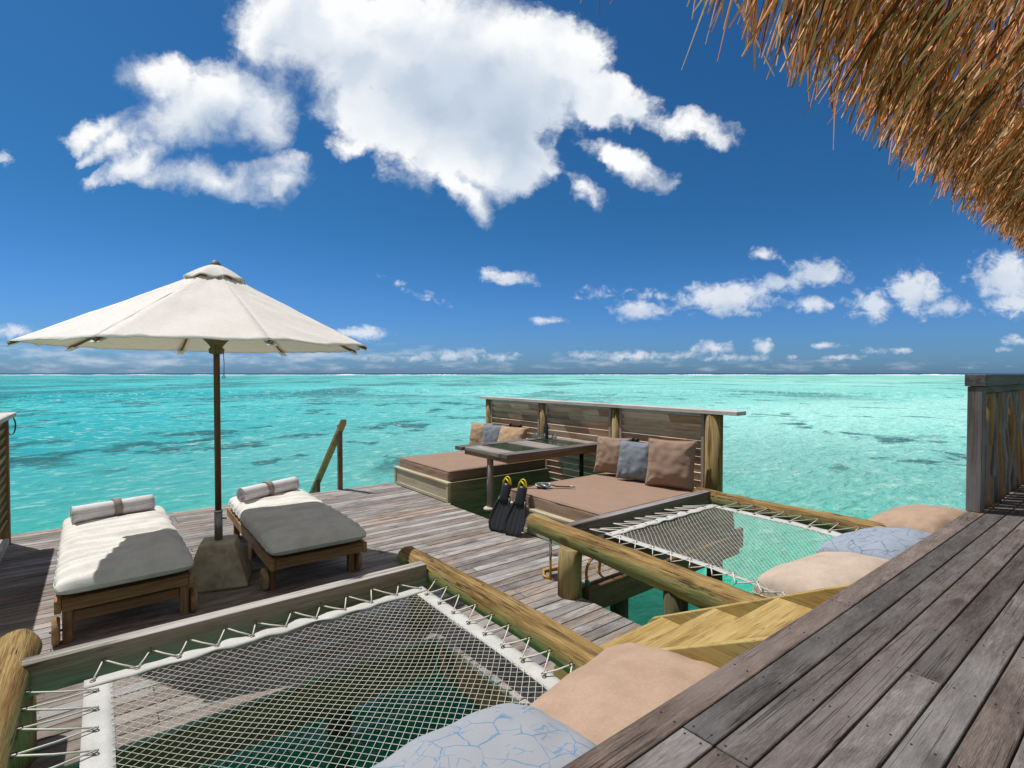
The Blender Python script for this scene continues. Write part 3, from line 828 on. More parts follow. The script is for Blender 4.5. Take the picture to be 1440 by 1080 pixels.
fr1, hm1, Z1 = hammock(-.335, 1.755, 3.06, .93, .415, (.080, .092), (.088, .078), (3.46, 3.47), (-.075, 1.60, .99, 2.975), BEAM, (-.345, 1.68),
                       ('near hammock frame of two yellow-green logs and a long grey beam beside the loungers', 'near cream net hammock laced between the logs, green water below'),
                       .055, (.10, .078, .075), 1, .492, .07, ((0, 0), (0, 0)))
fr2, hm2, Z2 = hammock(2.975, 5.17, 3.10, .93, .42, (.108, .078), (.085, .085), (3.50, 3.27), (3.15, 4.70, .99, 2.83), BEAMDARK, (3.02, 5.12),
                       ('far hammock frame of heavy logs and a dark beam in front of the daybed', 'far cream net hammock over the bright turquoise water'),
                       .045, (.095, .075, .075), 2, .492, .16, ((.006, .045), (-.01, .01)), .075)
MB().tube([(2.90, 2.97, -.02), (2.90, 2.97, .2), (2.91, 2.97, .37)], [.094, .093, .093], 24, jitter=.05, seed=4).build('post', LOGZ, fr2)
MB().tube([(1.74, 3.26, -.02), (1.74, 3.26, .36)], [.08, .08], 20, jitter=.05, seed=9).build('post', LOGZ, fr1)
MB().tube([(-.33, 3.2, -.02), (-.33, 3.2, .36)], [.08, .08], 20, jitter=.05, seed=12).build('post', LOGZ, fr1)
MB().tube([(5.16, 1.2, WZ - 1.4), (5.16, 1.2, .36)], [.08, .08], 20, jitter=.05, seed=15).build('post', LOGZ, fr2)


# ------------------------------------------------------------------ pillows and cushions
def pillow(name, mat, loc, size, rot, label, cat, group=None, seed=0, pinch=.045, wr=.007, n=40, droop=0.0, pw=.37, rnd_=.24):
    w, d, t = size
    M = Matrix.Rotation(rot[2], 3, 'Z') @ Matrix.Rotation(rot[1], 3, 'Y') @ Matrix.Rotation(rot[0], 3, 'X')
    L = Vector(loc)
    def pt(u, v, sgn):
        a = u * 2 - 1; b = v * 2 - 1
        x = a * (1 - pinch * (1 - b * b)) * math.sqrt(1 - rnd_ * b * b * a * a); y = b * (1 - pinch * (1 - a * a)) * math.sqrt(1 - rnd_ * a * a * b * b)
        hgt = max(0.0, (1 - abs(a) ** 3.0) * (1 - abs(b) ** 3.0)) ** pw
        # folds radiating from the corners and along the seams
        edge = max(abs(a), abs(b)); crn = abs(a * b)
        fold = noise.noise(Vector((a * 3.2 + seed, b * 3.2, sgn * 2 + seed))) * wr * 1.4 * (.4 + edge)
        fold += math.sin(math.atan2(b - math.copysign(1, b), a - math.copysign(1, a)) * 9 + seed) * wr * .8 * crn ** 1.5
        fold += wr * .9 * noise.noise(Vector((a * 1.2 + b * 7 + seed, b * 1.5 - a * 2, seed))) * edge ** 2
        z = sgn * (hgt * t / 2) + (fold if hgt > .02 else 0) * min(1, hgt * 2)
        z += -droop * (a * a + b * b) * .5 + .01 * noise.noise(Vector((a + seed, b, 4)))
        return L + M @ Vector((x * w / 2, y * d / 2, z))
    mb = MB()
    mb.grid(lambda u, v: pt(u, v, 1), n, n); mb.grid(lambda u, v: pt(1 - u, v, -1), n, n)
    o = thing(name, loc, label, cat, group)
    c = mb.build('cover', mat, o, subsurf=1)
    # piped seam round the edge
    e = [(i / (n - 1), 0) for i in range(n)] + [(1, i / (n - 1)) for i in range(1, n)] + [(1 - i / (n - 1), 1) for i in range(1, n)] + [(0, 1 - i / (n - 1)) for i in range(1, n)]
    MB().tube([pt(u, v, 1) for u, v in e], .0048, 6, caps=False).build('seam', mat, o)
    return o


pillow('floor_pillow', TANP, (1.60, 1.28, .385), (.98, .74, .34), (R(-5), R(-2), R(8)), 'large plump tan pillow on the near hammock against the grey terrace edge', 'pillow', seed=1.3)
pillow('floor_pillow', SHIBORI, (.90, 1.26, .445), (.84, .70, .31), (R(-3), R(2), R(4)), 'pale grey pillow with bright blue crackle pattern on the near hammock', 'pillow', seed=3.1)
pillow('floor_pillow', PALEP, (3.66, 1.36, .385), (.90, .66, .35), (R(-9), R(-3), R(-12)), 'pale tan pillow lying next to the yellow steps on the far hammock', 'pillow', seed=5.7)
pillow('floor_pillow', SHIBORI2, (4.64, 1.38, .37), (.86, .68, .36), (R(-9), R(-3), R(-12)), 'blue-grey patterned pillow between two tan ones on the far hammock', 'pillow', seed=7.9)
pillow('floor_pillow', TANP, (5.52, 1.38, .41), (.90, .66, .35), (R(-9), R(-3), R(-10)), 'farthest tan pillow on the far hammock, nearest the branch balustrade', 'pillow', seed=9.2)

CL = 'cushions leaning on the slatted screen'
def lean(y, mat, sz, tilt, yaw, label, seed, x=5.22, zoff=0):
    # stands on the mattress, leaning back towards +x
    return pillow('scatter_cushion', mat, (x, y, .42 + sz * .47 + zoff), (sz, sz, .20), (R(90), 0, 0) if False else (R(82), 0, R(90) + yaw), label, 'cushion', CL, seed, pinch=.055, wr=.018, n=28, pw=.38) if False else \
        stand(y, mat, sz, tilt, yaw, label, seed, x, zoff)
def stand(y, mat, sz, tilt, yaw, label, seed, x, zoff):
    # local x -> along -y (screen direction), local y -> up, thickness along x
    o = pillow('scatter_cushion', mat, (0, 0, 0), (sz, sz, .19), (0, 0, 0), label, 'cushion', CL, seed, .06, .010, 34, 0, .45, 0.0)
    M = Matrix.Rotation(yaw, 3, 'Z') @ Matrix.Rotation(tilt, 3, 'Y') @ Matrix(((0, 0, -1), (-1, 0, 0), (0, 1, 0)))
    for ch in o.children:
        for v in ch.data.vertices: v.co = M @ v.co
        ch.data.update()
    o.location = (x, y, .42 + sz * .5 * math.cos(tilt) + zoff)
    return o


stand(4.58, TAUPE, .48, R(14), R(16), 'brown cushion left of the slate-blue one on the near daybed', 11, 5.24, .03)
stand(4.17, BLUECUSH, .48, R(15), R(14), 'slate-blue cushion between two brown ones on the near daybed', 12.5, 5.20, .02)
stand(3.68, TAUPE, .56, R(14), R(20), 'largest brown cushion, beside the thick end post on the near daybed', 14.2, 5.22, .01)
stand(7.50, CARAMEL, .48, R(12), R(18), 'caramel cushion at the far left end of the far daybed', 16.1, 5.18, .0)
stand(7.12, BLUECUSH, .48, R(13), R(14), 'pale blue cushion between two caramel ones on the far daybed', 17.4, 5.16, .0)
stand(6.62, CARAMEL, .56, R(24), R(14), 'slumped caramel cushion behind the table on the far daybed', 18.8, 5.14, -.04)


# ------------------------------------------------------------------ daybeds
def soft_box(mb, a, b, r=.03, seed=0, n=(26, 22)):
    """upholstered slab: crowned top, soft rounded edges, slightly uneven sides"""
    (x0, y0, z0), (x1, y1, z1) = a, b
    def side(u, v):
        # perimeter parameter u, height parameter v
        per = u * 4; k = int(per) % 4; f = per - int(per)
        rr = [(0, 1, r), (.5, 1, 0)]
        pts = [(x0, y0), (x1, y0), (x1, y1), (x0, y1)]
        p, q = pts[k], pts[(k + 1) % 4]
        x = p[0] + (q[0] - p[0]) * f; y = p[1] + (q[1] - p[1]) * f
        cx, cy = (x0 + x1) / 2, (y0 + y1) / 2
        ins = r * (1 - math.sqrt(max(0, 1 - max(0, (v - .7) / .3) ** 2)))
        x += (cx - x) / abs(cx - x + 1e-6) * ins if abs(x - x0) < 1e-4 or abs(x - x1) < 1e-4 else 0
        y += (cy - y) / abs(cy - y + 1e-6) * ins if abs(y - y0) < 1e-4 or abs(y - y1) < 1e-4 else 0
        wob = .006 * noise.noise(Vector((x * 6 + seed, y * 6, v * 3)))
        return Vector((x + (wob if k in (1, 3) else 0), y + (wob if k in (0, 2) else 0), z0 + (z1 - z0) * v))
    mb.grid(side, 96, 10, True, True)
    mb.grid(lambda u, v: Vector((x0 + r + (x1 - x0 - 2 * r) * u, y0 + r + (y1 - y0 - 2 * r) * v, z1 + .012 * math.sin(math.pi * u) * math.sin(math.pi * v) + .016 * min(1, 6 * u * (1 - u)) * min(1, 6 * v * (1 - v)) * noise.noise(Vector((u * 4 + seed, v * 4, 1))))), *n)
    return mb


def daybed(y0, y1, label):
    o = thing('daybed', (4.58, (y0 + y1) / 2, 0), label, 'daybed')
    x0, x1, h = 3.66, 5.48, .275
    MB().span((x0 + .012, y0 + .03, .03), (x0 + .035, y1 - .03, h - .03)).build('front_panel', FRAMEY, o)
    MB().span((x0, y0 - .004, .0), (x0 + .045, y0 + .05, h - .028)).build('corner_post', FRAMEY, o, bevel=.003)
    MB().span((x0, y1 - .05, .0), (x0 + .045, y1 + .004, h - .028)).build('corner_post', FRAMEY, o, bevel=.003)
    MB().span((x0 - .008, y0 - .012, h - .026), (x0 + .06, y1 + .012, h)).build('top_rail', FRAMEY, o, bevel=.003)
    MB().span((x0 + .004, y0 + .052, .0), (x0 + .03, y1 - .052, .045)).build('kick_rail', FRAMEY, o, bevel=.003)
    for y in (y0, y1):
        MB().span((x0 + .047, y - .012, -.45 if y > 5 else -.10), (x1, y + .012, h - .002)).build('side_panel', FRAMEX, o, bevel=.003)  # far panels lowered to stand in for the shaded water below
    MB().span((x0 + .06, y0 + .015, .20), (x1, y1 - .015, .26)).build('base_board', FRAMEX, o)
    soft_box(MB(), (x0 + .06, y0 + .06, .266), (x1 - .02, y1 - .03, .415), .028, y0).build('mattress', TAUPE, o)
    e = [(x0 + .066, y0 + .066), (x1 - .026, y0 + .066), (x1 - .026, y1 - .036), (x0 + .066, y1 - .036)]
    pp = []
    for k in range(4):
        (xa, ya), (xb, yb_) = e[k], e[(k + 1) % 4]
        for j in range(12): pp.append((xa + (xb - xa) * j / 12, ya + (yb_ - ya) * j / 12, .404 + .003 * noise.noise(Vector((xa + j * .4, ya, 2)))))
    pp.append(pp[0])
    MB().tube(pp, .0055, 6, caps=False).build('piping', TAUPE, o)
    return o


daybed(6.09, 7.72, 'far taupe daybed on a low weathered timber base at the deck corner')
daybed(3.31, 4.84, 'near taupe daybed with diving gear on it, behind the far hammock beam')
# timber platform that carries both daybeds out over the water
pl = thing('daybed_platform', (4.7, 5.5, -.4), 'dark timber platform over the water carrying the two daybeds and the screen', 'platform')
MB().span((3.62, 3.27, -.36), (6.12, 3.32, -.12)).build('beam', BEAMDARK, pl, bevel=.006)
for k in range(3): MB().span((3.64, 3.275, -.098 + .122 * k), (5.92 - .03 * (k % 2), 3.29, .018 + .122 * k)).build('fascia_board', JOIST, pl, bevel=.003)
MB().span((3.62, 7.70, -.36), (5.9, 7.75, -.12)).build('beam', BEAMDARK, pl)
MB().span((5.66, 3.33, -.34), (5.70, 7.69, -.05)).build('beam', BEAMDARK, pl)
MB().span((3.62, 4.86, -.3), (5.58, 4.90, -.02)).build('beam', JOIST, pl)
for x, y in ((4.0, 3.4), (5.7, 3.4), (5.7, 5.5), (4.0, 7.4), (5.7, 7.5)):
    MB().tube([(x, y, WZ - 1.45), (x, y, -.30)], .09, 14, jitter=.04, seed=x + y).build('post', PILE, pl)


# ------------------------------------------------------------------ slatted screens
def louvre_panel(parent, plane, a0, a1, z0, z1, pitch, axis, rnd, w=.114, th=.011, tilt=-30, mat=None):
    """louvre slats between two uprights; axis 'y': the panel lies in a plane of constant x; returns separate slat meshes"""
    n = int((z1 - z0) / pitch)
    mb = MB()
    for i in range(n):
        z = z1 - pitch * (i + .5)
        cuts = [a0]
        while cuts[-1] < a1 - .25: cuts.append(cuts[-1] + rnd.uniform(.18, .62))
        cuts[-1] = a1
        Mr = Matrix.Rotation(R(tilt), 3, 'Y')
        for p, q in zip(cuts, cuts[1:]):
            mb.box((plane, (p + q) / 2, z), (th, q - p - .001, w), Mr)
    return mb.build('louvre_slats', mat or SLAT, parent)


XS = 5.55
sc = thing('slatted_screen', (XS, 5.5, -.3), 'long louvred timber screen with round posts and silver cap behind the two daybeds', 'screen')
MB().span((XS - .10, 3.00, 1.285), (XS + .10, 7.92, 1.33)).build('cap_rail', CAPW, sc, bevel=.004)
py = [3.33, 4.78, 6.28, 7.76]
for y, r in zip(py, (.098, .066, .066, .07)):
    MB().tube([(XS, y, -.36), (XS, y, .4), (XS, y, 1.283)], r, 20, jitter=.05, seed=y * 2).build('post', LOGZ, sc)
rs = random.Random(5)
for (a, b, ra, rb) in ((3.33, 4.78, .105, .075), (4.78, 6.28, .075, .075), (6.28, 7.76, .075, .08)):
    y0, y1 = a + ra, b - rb
    MB().span((XS - .035, y0, -.32), (XS + .035, y0 + .04, 1.28)).build('upright', LEGW, sc, bevel=.003)
    MB().span((XS - .035, y1 - .04, -.32), (XS + .035, y1, 1.28)).build('upright', LEGW, sc, bevel=.003)
    MB().span((XS - .03, y0 + .042, 1.245), (XS + .03, y1 - .042, 1.282)).build('head_rail', CAPW, sc, bevel=.003)
    louvre_panel(sc, XS, y0 + .041, y1 - .041, -.31, 1.24, .094, 'y', rs)
for y, lab in ((6.93, 'dark metal bracket on the screen above the far daybed cushions'), (4.42, 'small dark metal bracket on the screen above the near daybed cushions')):
    b = thing('wall_bracket', (XS - .05, y, .88), lab, 'bracket')
    w = .26 if y > 5 else .07
    MB().span((XS - .075, y - w / 2, .862), (XS - .05, y + w / 2, .885)).build('bar', DARKMETAL, b, bevel=.004)
    for s_ in (-1, 1): MB().lathe((XS - .062, y + s_ * w / 2, .875), [(.008, -.03), (.026, -.024), (.03, 0), (.026, .024), (.008, .03)], 14).build('knob', DARKMETAL, b)

ls = thing('slatted_screen', (-.79, 6.0, 0), 'tall slatted screen with square post at the left edge of the sun deck', 'screen')
MB().span((-.83, 7.36, -.02), (-.75, 7.44, 1.30)).build('post', TEAKZ, ls, bevel=.004)
MB().span((-.83, 5.5, -.02), (-.75, 5.58, 1.30)).build('post', LEGW, ls, bevel=.004)
MB().span((-.86, 4.9, 1.302), (-.70, 7.52, 1.345)).build('cap_rail', CAPW, ls, bevel=.004)
MB().span((-.82, 5.6, .002), (-.755, 7.34, .075)).build('bottom_rail', CAPW, ls, bevel=.004)
louvre_panel(ls, -.79, 5.59, 7.35, .08, 1.29, .094, 'y', rs, tilt=24, mat=TEAKY)
MB().span((-.83, 4.9, -.02), (-.75, 4.98, 1.30)).build('post', LEGW, ls, bevel=.004)
louvre_panel(ls, -.79, 4.99, 5.49, .08, 1.29, .094, 'y', rs, tilt=24)
pts = []
for i in range(25):
    a = math.pi * 2 * i / 24
    pts.append((-.735 + .030 * math.sin(a), 7.45 + .03 * math.sin(a), 1.21 + .095 * math.cos(a)))
tag(MB().tube(pts, .010, 6, squash=.35).build('strap', REDSTRAP), 'wine-red strap looped round the corner of the left slatted screen', 'strap')


# ------------------------------------------------------------------ dining table between the daybeds
tb = thing('dining_table', (4.6, 5.5, 0), 'dark timber table with two glass panes between the daybeds', 'table')
zt = .775; tx0, tx1, ty0, ty1 = 3.80, 5.50, 4.96, 6.05
MB().span((tx0 + .005, ty0, zt - .05), (tx1, ty0 + .16, zt)).build('long_plank', TABLEW, tb, bevel=.004)
MB().span((tx0 - .05, ty1 - .16, zt - .05), (tx1, ty1, zt)).build('long_plank', TABLEW, tb, bevel=.004)
for a, b in ((tx0, tx0 + .26), (4.52, 4.86), (5.36, tx1)): MB().span((a, ty0 + .162, zt - .048), (b, ty1 - .162, zt - .002)).build('cross_plank', TABLEY, tb, bevel=.004)
for a, b in ((tx0 + .262, 4.518), (4.862, 5.358)): MB().span((a, ty0 + .163, zt - .028), (b, ty1 - .163, zt - .010)).build('glass_pane', TABLEGLASS, tb)
MB().span((tx0 + .06, ty0 + .05, zt - .115), (tx1 - .02, ty0 + .09, zt - .051)).build('apron', TEAKX, tb, bevel=.003)
MB().span((tx0 + .06, ty1 - .11, zt - .115), (tx1 - .02, ty1 - .07, zt - .051)).build('apron', TEAKX, tb, bevel=.003)
MB().span((tx0 + .06, ty0 + .092, zt - .113), (tx0 + .10, ty1 - .112, zt - .052)).build('apron', TEAKY, tb, bevel=.003)
MB().tube([(3.92, 5.47, .035), (3.92, 5.47, zt - .052)], .042, 20).build('leg', LEGW, tb)
MB().lathe((3.92, 5.47, 0), [(.085, .0), (.088, .018), (.075, .034), (.05, .04)], 24).build('base_collar', BASEPL, tb)
MB().tube([(5.30, 5.20, -.05), (5.30, 5.20, zt - .052)], .03, 14).build('leg', DARKMETAL, tb)

bt = thing('water_bottle', (5.20, 5.84, zt), 'tall slim dark glass bottle standing on the table', 'bottle')
MB().lathe((5.20, 5.84, zt - .001), [(.036, 0), (.041, .01), (.041, .17), (.034, .21), (.017, .25), (.014, .31), (.017, .312), (.017, .33)], 20).build('glass', BOTTLEG, bt)
MB().lathe((5.20, 5.84, zt + .331), [(.013, 0), (.013, .025), (.010, .028)], 14).build('stopper', DARKMETAL, bt)
for (x, y), lab in (((5.10, 5.95), 'clear tumbler left of the dark bottle on the table'), ((5.12, 5.80), 'clear tumbler in front of the dark bottle, middle of the three'), ((5.26, 5.72), 'clear tumbler right of the dark bottle on the table')):
    MBg = MB().lathe((x, y, zt - .001), [(.030, 0), (.036, .006), (.040, .09), (.037, .09), (.033, .014), (.002, .012)], 20)
    tag(MBg.build('tumbler', GLASS), lab, 'glass', 'tumblers on the table')


# ------------------------------------------------------------------ diving gear
def fin(x, y, yaw, label):
    o = thing('swim_fin', (x, y, 0), label, 'fin', 'black fins leaning on the daybed', yaw)
    # local: blade in the xz plane rising and leaning back (+y local)
    lean_ = R(27)
    def L(u, w, d=0.0):  # along, across, off the surface
        return Vector((w, u * math.sin(lean_) - d * math.cos(lean_), u * math.cos(lean_) + d * math.sin(lean_) + .006))
    prof = [(0, .070), (.02, .098), (.06, .116), (.13, .122), (.22, .110), (.30, .086), (.38, .066)]
    def wid(u):
        for (a, p), (b, q) in zip(prof, prof[1:]):
            if a <= u <= b: return p + (q - p) * (u - a) / (b - a)
        return .06
    mb = MB()
    mb.grid(lambda a, b: L(b * .38, (a * 2 - 1) * wid(b * .38), .004 * math.cos((a * 2 - 1) * math.pi * 4.0) + .012 * (abs(a * 2 - 1)) ** 4), 41, 16)
    mb.build('blade', RUBBER, solid=.010).parent = o
    for s_ in (-1, 1):
        MB().tube([L(u, s_ * wid(u), .010) for u in [.0, .08, .16, .24, .32, .40]], [.006, .010, .012, .014, .015, .012], 8).build('side_rail', RUBBER).parent = o
    # foot pocket: open tapered shoe
    def shoe(a, b):
        ang = 2 * math.pi * a; u = .33 + .20 * b
        rx = .052 + .008 * math.sin(b * 3); rd = .012 + .032 * math.sin(min(1, b * 1.15) * math.pi * .5)
        return L(u, rx * math.cos(ang), .020 + rd * math.sin(ang) * (1 if math.sin(ang) > 0 else .55))
    MB().grid(shoe, 24, 10, True, True).build('foot_pocket', RUBBER, solid=.005).parent = o
    pts = []
    for i in range(13):
        a = math.pi * i / 12
        pts.append(L(.525 + .085 * math.sin(a), .050 * math.cos(a), .028 + .03 * math.sin(a)))
    MB().tube(pts, .012, 8, squash=.6).build('heel_strap', YELLOW).parent = o
    MB().tube([L(.50, -.052, .03), L(.56, -.045, .045), L(.59, -.02, .055), L(.56, .02, .058), L(.52, .048, .03)], .012, 8, squash=.6).build('buckle_strap', YELLOW).parent = o
    return o


fin(3.42, 4.66, R(-72), 'left black swim fin with yellow strap leaning on the near daybed')
fin(3.46, 4.43, R(-72), 'right black swim fin with yellow strap, nearer the log end')

mk = thing('dive_mask', (4.02, 4.56, .425), 'silver and black dive mask lying on the near daybed with its strap spread', 'dive mask', rz=R(-40))
zb = 0.0
for s_ in (-1, 1):
    MB().lathe((s_ * .042, 0, .030), [(.046, 0), (.046, .022), (.038, .034), (.030, .034), (.028, .028)], 18, axis=Matrix.Rotation(R(25), 3, 'X')).build('frame', MASKFR, mk) if False else None
def mask_part(fn, name, mat):
    o = fn.build(name, mat); o.parent = mk; return o
ring = []
for i in range(28):
    a = 2 * math.pi * i / 28
    ring.append((.088 * math.cos(a), (.048 + .008 * math.cos(2 * a)) * math.sin(a), .034 + .012 * math.sin(a)))
ring.append(ring[0])
mask_part(MB().tube(ring, .010, 8, caps=False), 'frame', MASKFR)
mask_part(MB().grid(lambda u, v: Vector((.080 * v * math.cos(6.2832 * u), .044 * v * math.sin(6.2832 * u), .034 + .014 * (1 - v) + .011 * v * math.sin(6.2832 * u))), 28, 5, True, True), 'lens', LENS)
mask_part(MB().grid(lambda u, v: Vector(((.088 - .018 * v) * math.cos(6.2832 * u), (.05 - .008 * v) * math.sin(6.2832 * u), .034 * (1 - v) + .002)), 28, 6, True, True), 'skirt', RUBBER)
mask_part(MB().tube([(-.09, .0, .04), (-.15, .005, .015), (-.22, -.01, .010), (-.28, .005, .010)], .016, 8, squash=.45), 'strap', RUBBER)
mask_part(MB().tube([(.09, .0, .04), (.15, .01, .016), (.24, .02, .010), (.31, .01, .012)], .016, 8, squash=.45), 'strap', RUBBER)
mask_part(MB().tube([(.31, .01, .016), (.345, .0, .016), (.37, -.012, .012)], [.014, .012, .006], 8), 'buckle', MASKFR)
mask_part(MB().tube([(-.02, -.05, .05), (.04, -.09, .03), (.07, -.10, .012)], [.012, .010, .006], 8), 'nose_pocket', MASKFR)


# ------------------------------------------------------------------ parasol and its base
PX, PY = .765, 4.99
bs = thing('concrete_stand', (PX, PY, 0), 'pitted concrete block with steel sleeve holding up the cream parasol', 'parasol stand')
yaw = R(-16)
Mb = Matrix.Rotation(yaw, 3, 'Z')
rings = [(0, .235), (.02, .24), (.34, .130), (.352, .120)]
vs = []
nseg = 6
for z, h in rings:
    for k in range(4):
        a = [(-1, -1), (1, -1), (1, 1), (-1, 1)]
        p, q = a[k], a[(k + 1) % 4]
        for j in range(nseg):
            f = j / nseg; v = Vector(((p[0] + (q[0] - p[0]) * f) * h, (p[1] + (q[1] - p[1]) * f) * h, z))
            v += Vector((noise.noise(v * 9), noise.noise(v * 9 + Vector((5, 0, 0))), 0)) * .006
            vs.append(Vector((PX, PY, 0)) + Mb @ v)
n4 = nseg * 4
fs = [(i * n4 + j, i * n4 + (j + 1) % n4, (i + 1) * n4 + (j + 1) % n4, (i + 1) * n4 + j) for i in range(3) for j in range(n4)]
fs += [tuple(reversed(range(n4))), tuple(3 * n4 + j for j in range(n4))]
MB().add(vs, fs).build('concrete_block', CONCRETE, bs, bevel=.012, seg=2)
MB().tube([(PX, PY, .34), (PX, PY, .60)], .031, 20).build('steel_sleeve', DULLSTEEL, bs)
MB().tube([(PX + .028, PY - .012, .53), (PX + .055, PY - .03, .53)], .008, 8).build('clamp_bolt', DULLSTEEL, bs)
MB().tube([(PX, PY, .585), (PX, PY, .603)], .034, 20).build('collar', STEEL, bs)

um = thing('parasol', (PX, PY, .36), 'large cream canvas parasol with dark wooden pole between the two loungers', 'parasol')
MB().tube([(PX, PY, .604), (PX, PY, 1.5), (PX, PY, 2.60)], .0245, 20).build('pole', POLEW, um)
zr, za, Rr, phi = 1.975, 2.62, 1.25, R(44) + math.atan2(FH.y, FH.x) - R(90)
ang = [phi + k * R(45) for k in range(8)]
rv = .20
def canopy_pt(k, f, g):
    """panel k, f across the panel, g from vent (0) to rim (1)"""
    a0, a1 = ang[k], ang[(k + 1) % 8]
    r = rv + (Rr - rv) * g
    p0 = Vector((math.cos(a0), math.sin(a0), 0)) * r; p1 = Vector((math.cos(a1), math.sin(a1), 0)) * r
    p = p0.lerp(p1, f)
    z = za - .10 - (za - .10 - zr) * g - .004 * math.sin(math.pi * g)
    mid = math.sin(math.pi * f)
    z -= .034 * mid * g * (1 - .85 * g)                       # cloth sags between the ribs
    z += .009 * noise.noise(Vector((p.x * 3, p.y * 3, 2))) + .011 * (.35 + mid) * noise.noise(Vector((f * 3.5 + k * 5, g * 9 - f * 6, 8))) + .006 * noise.noise(Vector((f * 12 + k * 3, g * 4 + f * 9, 3)))
    if g > .985: z -= 0.0
    return Vector((PX + p.x, PY + p.y, z))
mb = MB()
for k in range(8): mb.grid(lambda f, g: canopy_pt(k, f, g), 15, 26)
mb.build('canopy', CANVAS, um, solid=.003)
mb = MB()
for k in range(8): mb.grid(lambda f, g: canopy_pt(k, f, 1) + Vector((0, 0, .002 - .006 * g)) , 15, 2)
mb.build('hem', CANVAS, um, solid=.004)
mb = MB()
NV = 96
def vent(u, g):
    a = phi + u * 2 * math.pi
    k = (u * 8) % 1.0
    r = (.035 + .20 * g) * (1 - .05 * math.sin(math.pi * k))
    ruff = .010 * g ** 3 * math.sin(u * 2 * math.pi * 8 + 1) + .018 * g ** 3 * noise.noise(Vector((math.cos(a) * 2, math.sin(a) * 2, 3)))
    return Vector((PX + r * math.cos(a), PY + r * math.sin(a), za + .03 - .125 * g + ruff + .012 * math.sin(math.pi * g)))
mb.grid(vent, NV, 10, True, True)
mb.build('vent_cap', CANVAS, um, solid=.003)
MB().lathe((PX, PY, za + .018), [(.045, 0), (.046, .016), (.036, .028), (.030, .040), (.018, .050), (.004, .054)], 20).build('finial', FINIAL, um)
zh = 1.93
hub = MB().lathe((PX, PY, zh), [(.028, -.02), (.055, -.012), (.060, .02), (.045, .035), (.055, .055), (.095, .10), (.125, .135), (.03, .14)], 20).build('runner_hub', TEAKZ, um)
for k in range(8):
    d = Vector((math.cos(ang[k]), math.sin(ang[k]), 0))
    p0 = canopy_pt(k, 0, 0) - Vector((0, 0, .035)); p1 = canopy_pt(k, 0, 1) - Vector((0, 0, .020))
    p0.x = PX + d.x * .05; p0.y = PY + d.y * .05; p0.z += .10
    pts = [p0] + [canopy_pt(k, 0, g) - Vector((0, 0, .026)) for g in (.15, .4, .7, .9)] + [p1 + d * .012]
    MB().tube(pts, [.011] * 6, 4, smooth=False).build('rib', TEAKZ, um)
    MB().tube([Vector((PX, PY, zh + .10)) + d * .06, canopy_pt(k, 0, .46) - Vector((0, 0, .035))], .010, 4, smooth=False).build('strut', TEAKZ, um)
    tipp = canopy_pt(k, 0, 1)
    MB().box(tipp - d * .02 + Vector((0, 0, -.022)), (.075, .06, .006), Matrix.Rotation(ang[k], 3, 'Z') @ Matrix.Rotation(R(25), 3, 'Y')).build('corner_pocket', CANVAS, um)
MB().tube([(PX + .045, PY - .03, zh + .02), (PX + .05, PY - .032, zh - .10), (PX + .048, PY - .03, zh - .20)], .003, 6).torus((PX + .048, PY - .03, zh - .21), .010, .003, Matrix.Rotation(R(90), 3, 'X'), 12, 6).build('pull_cord', DARKMETAL, um)


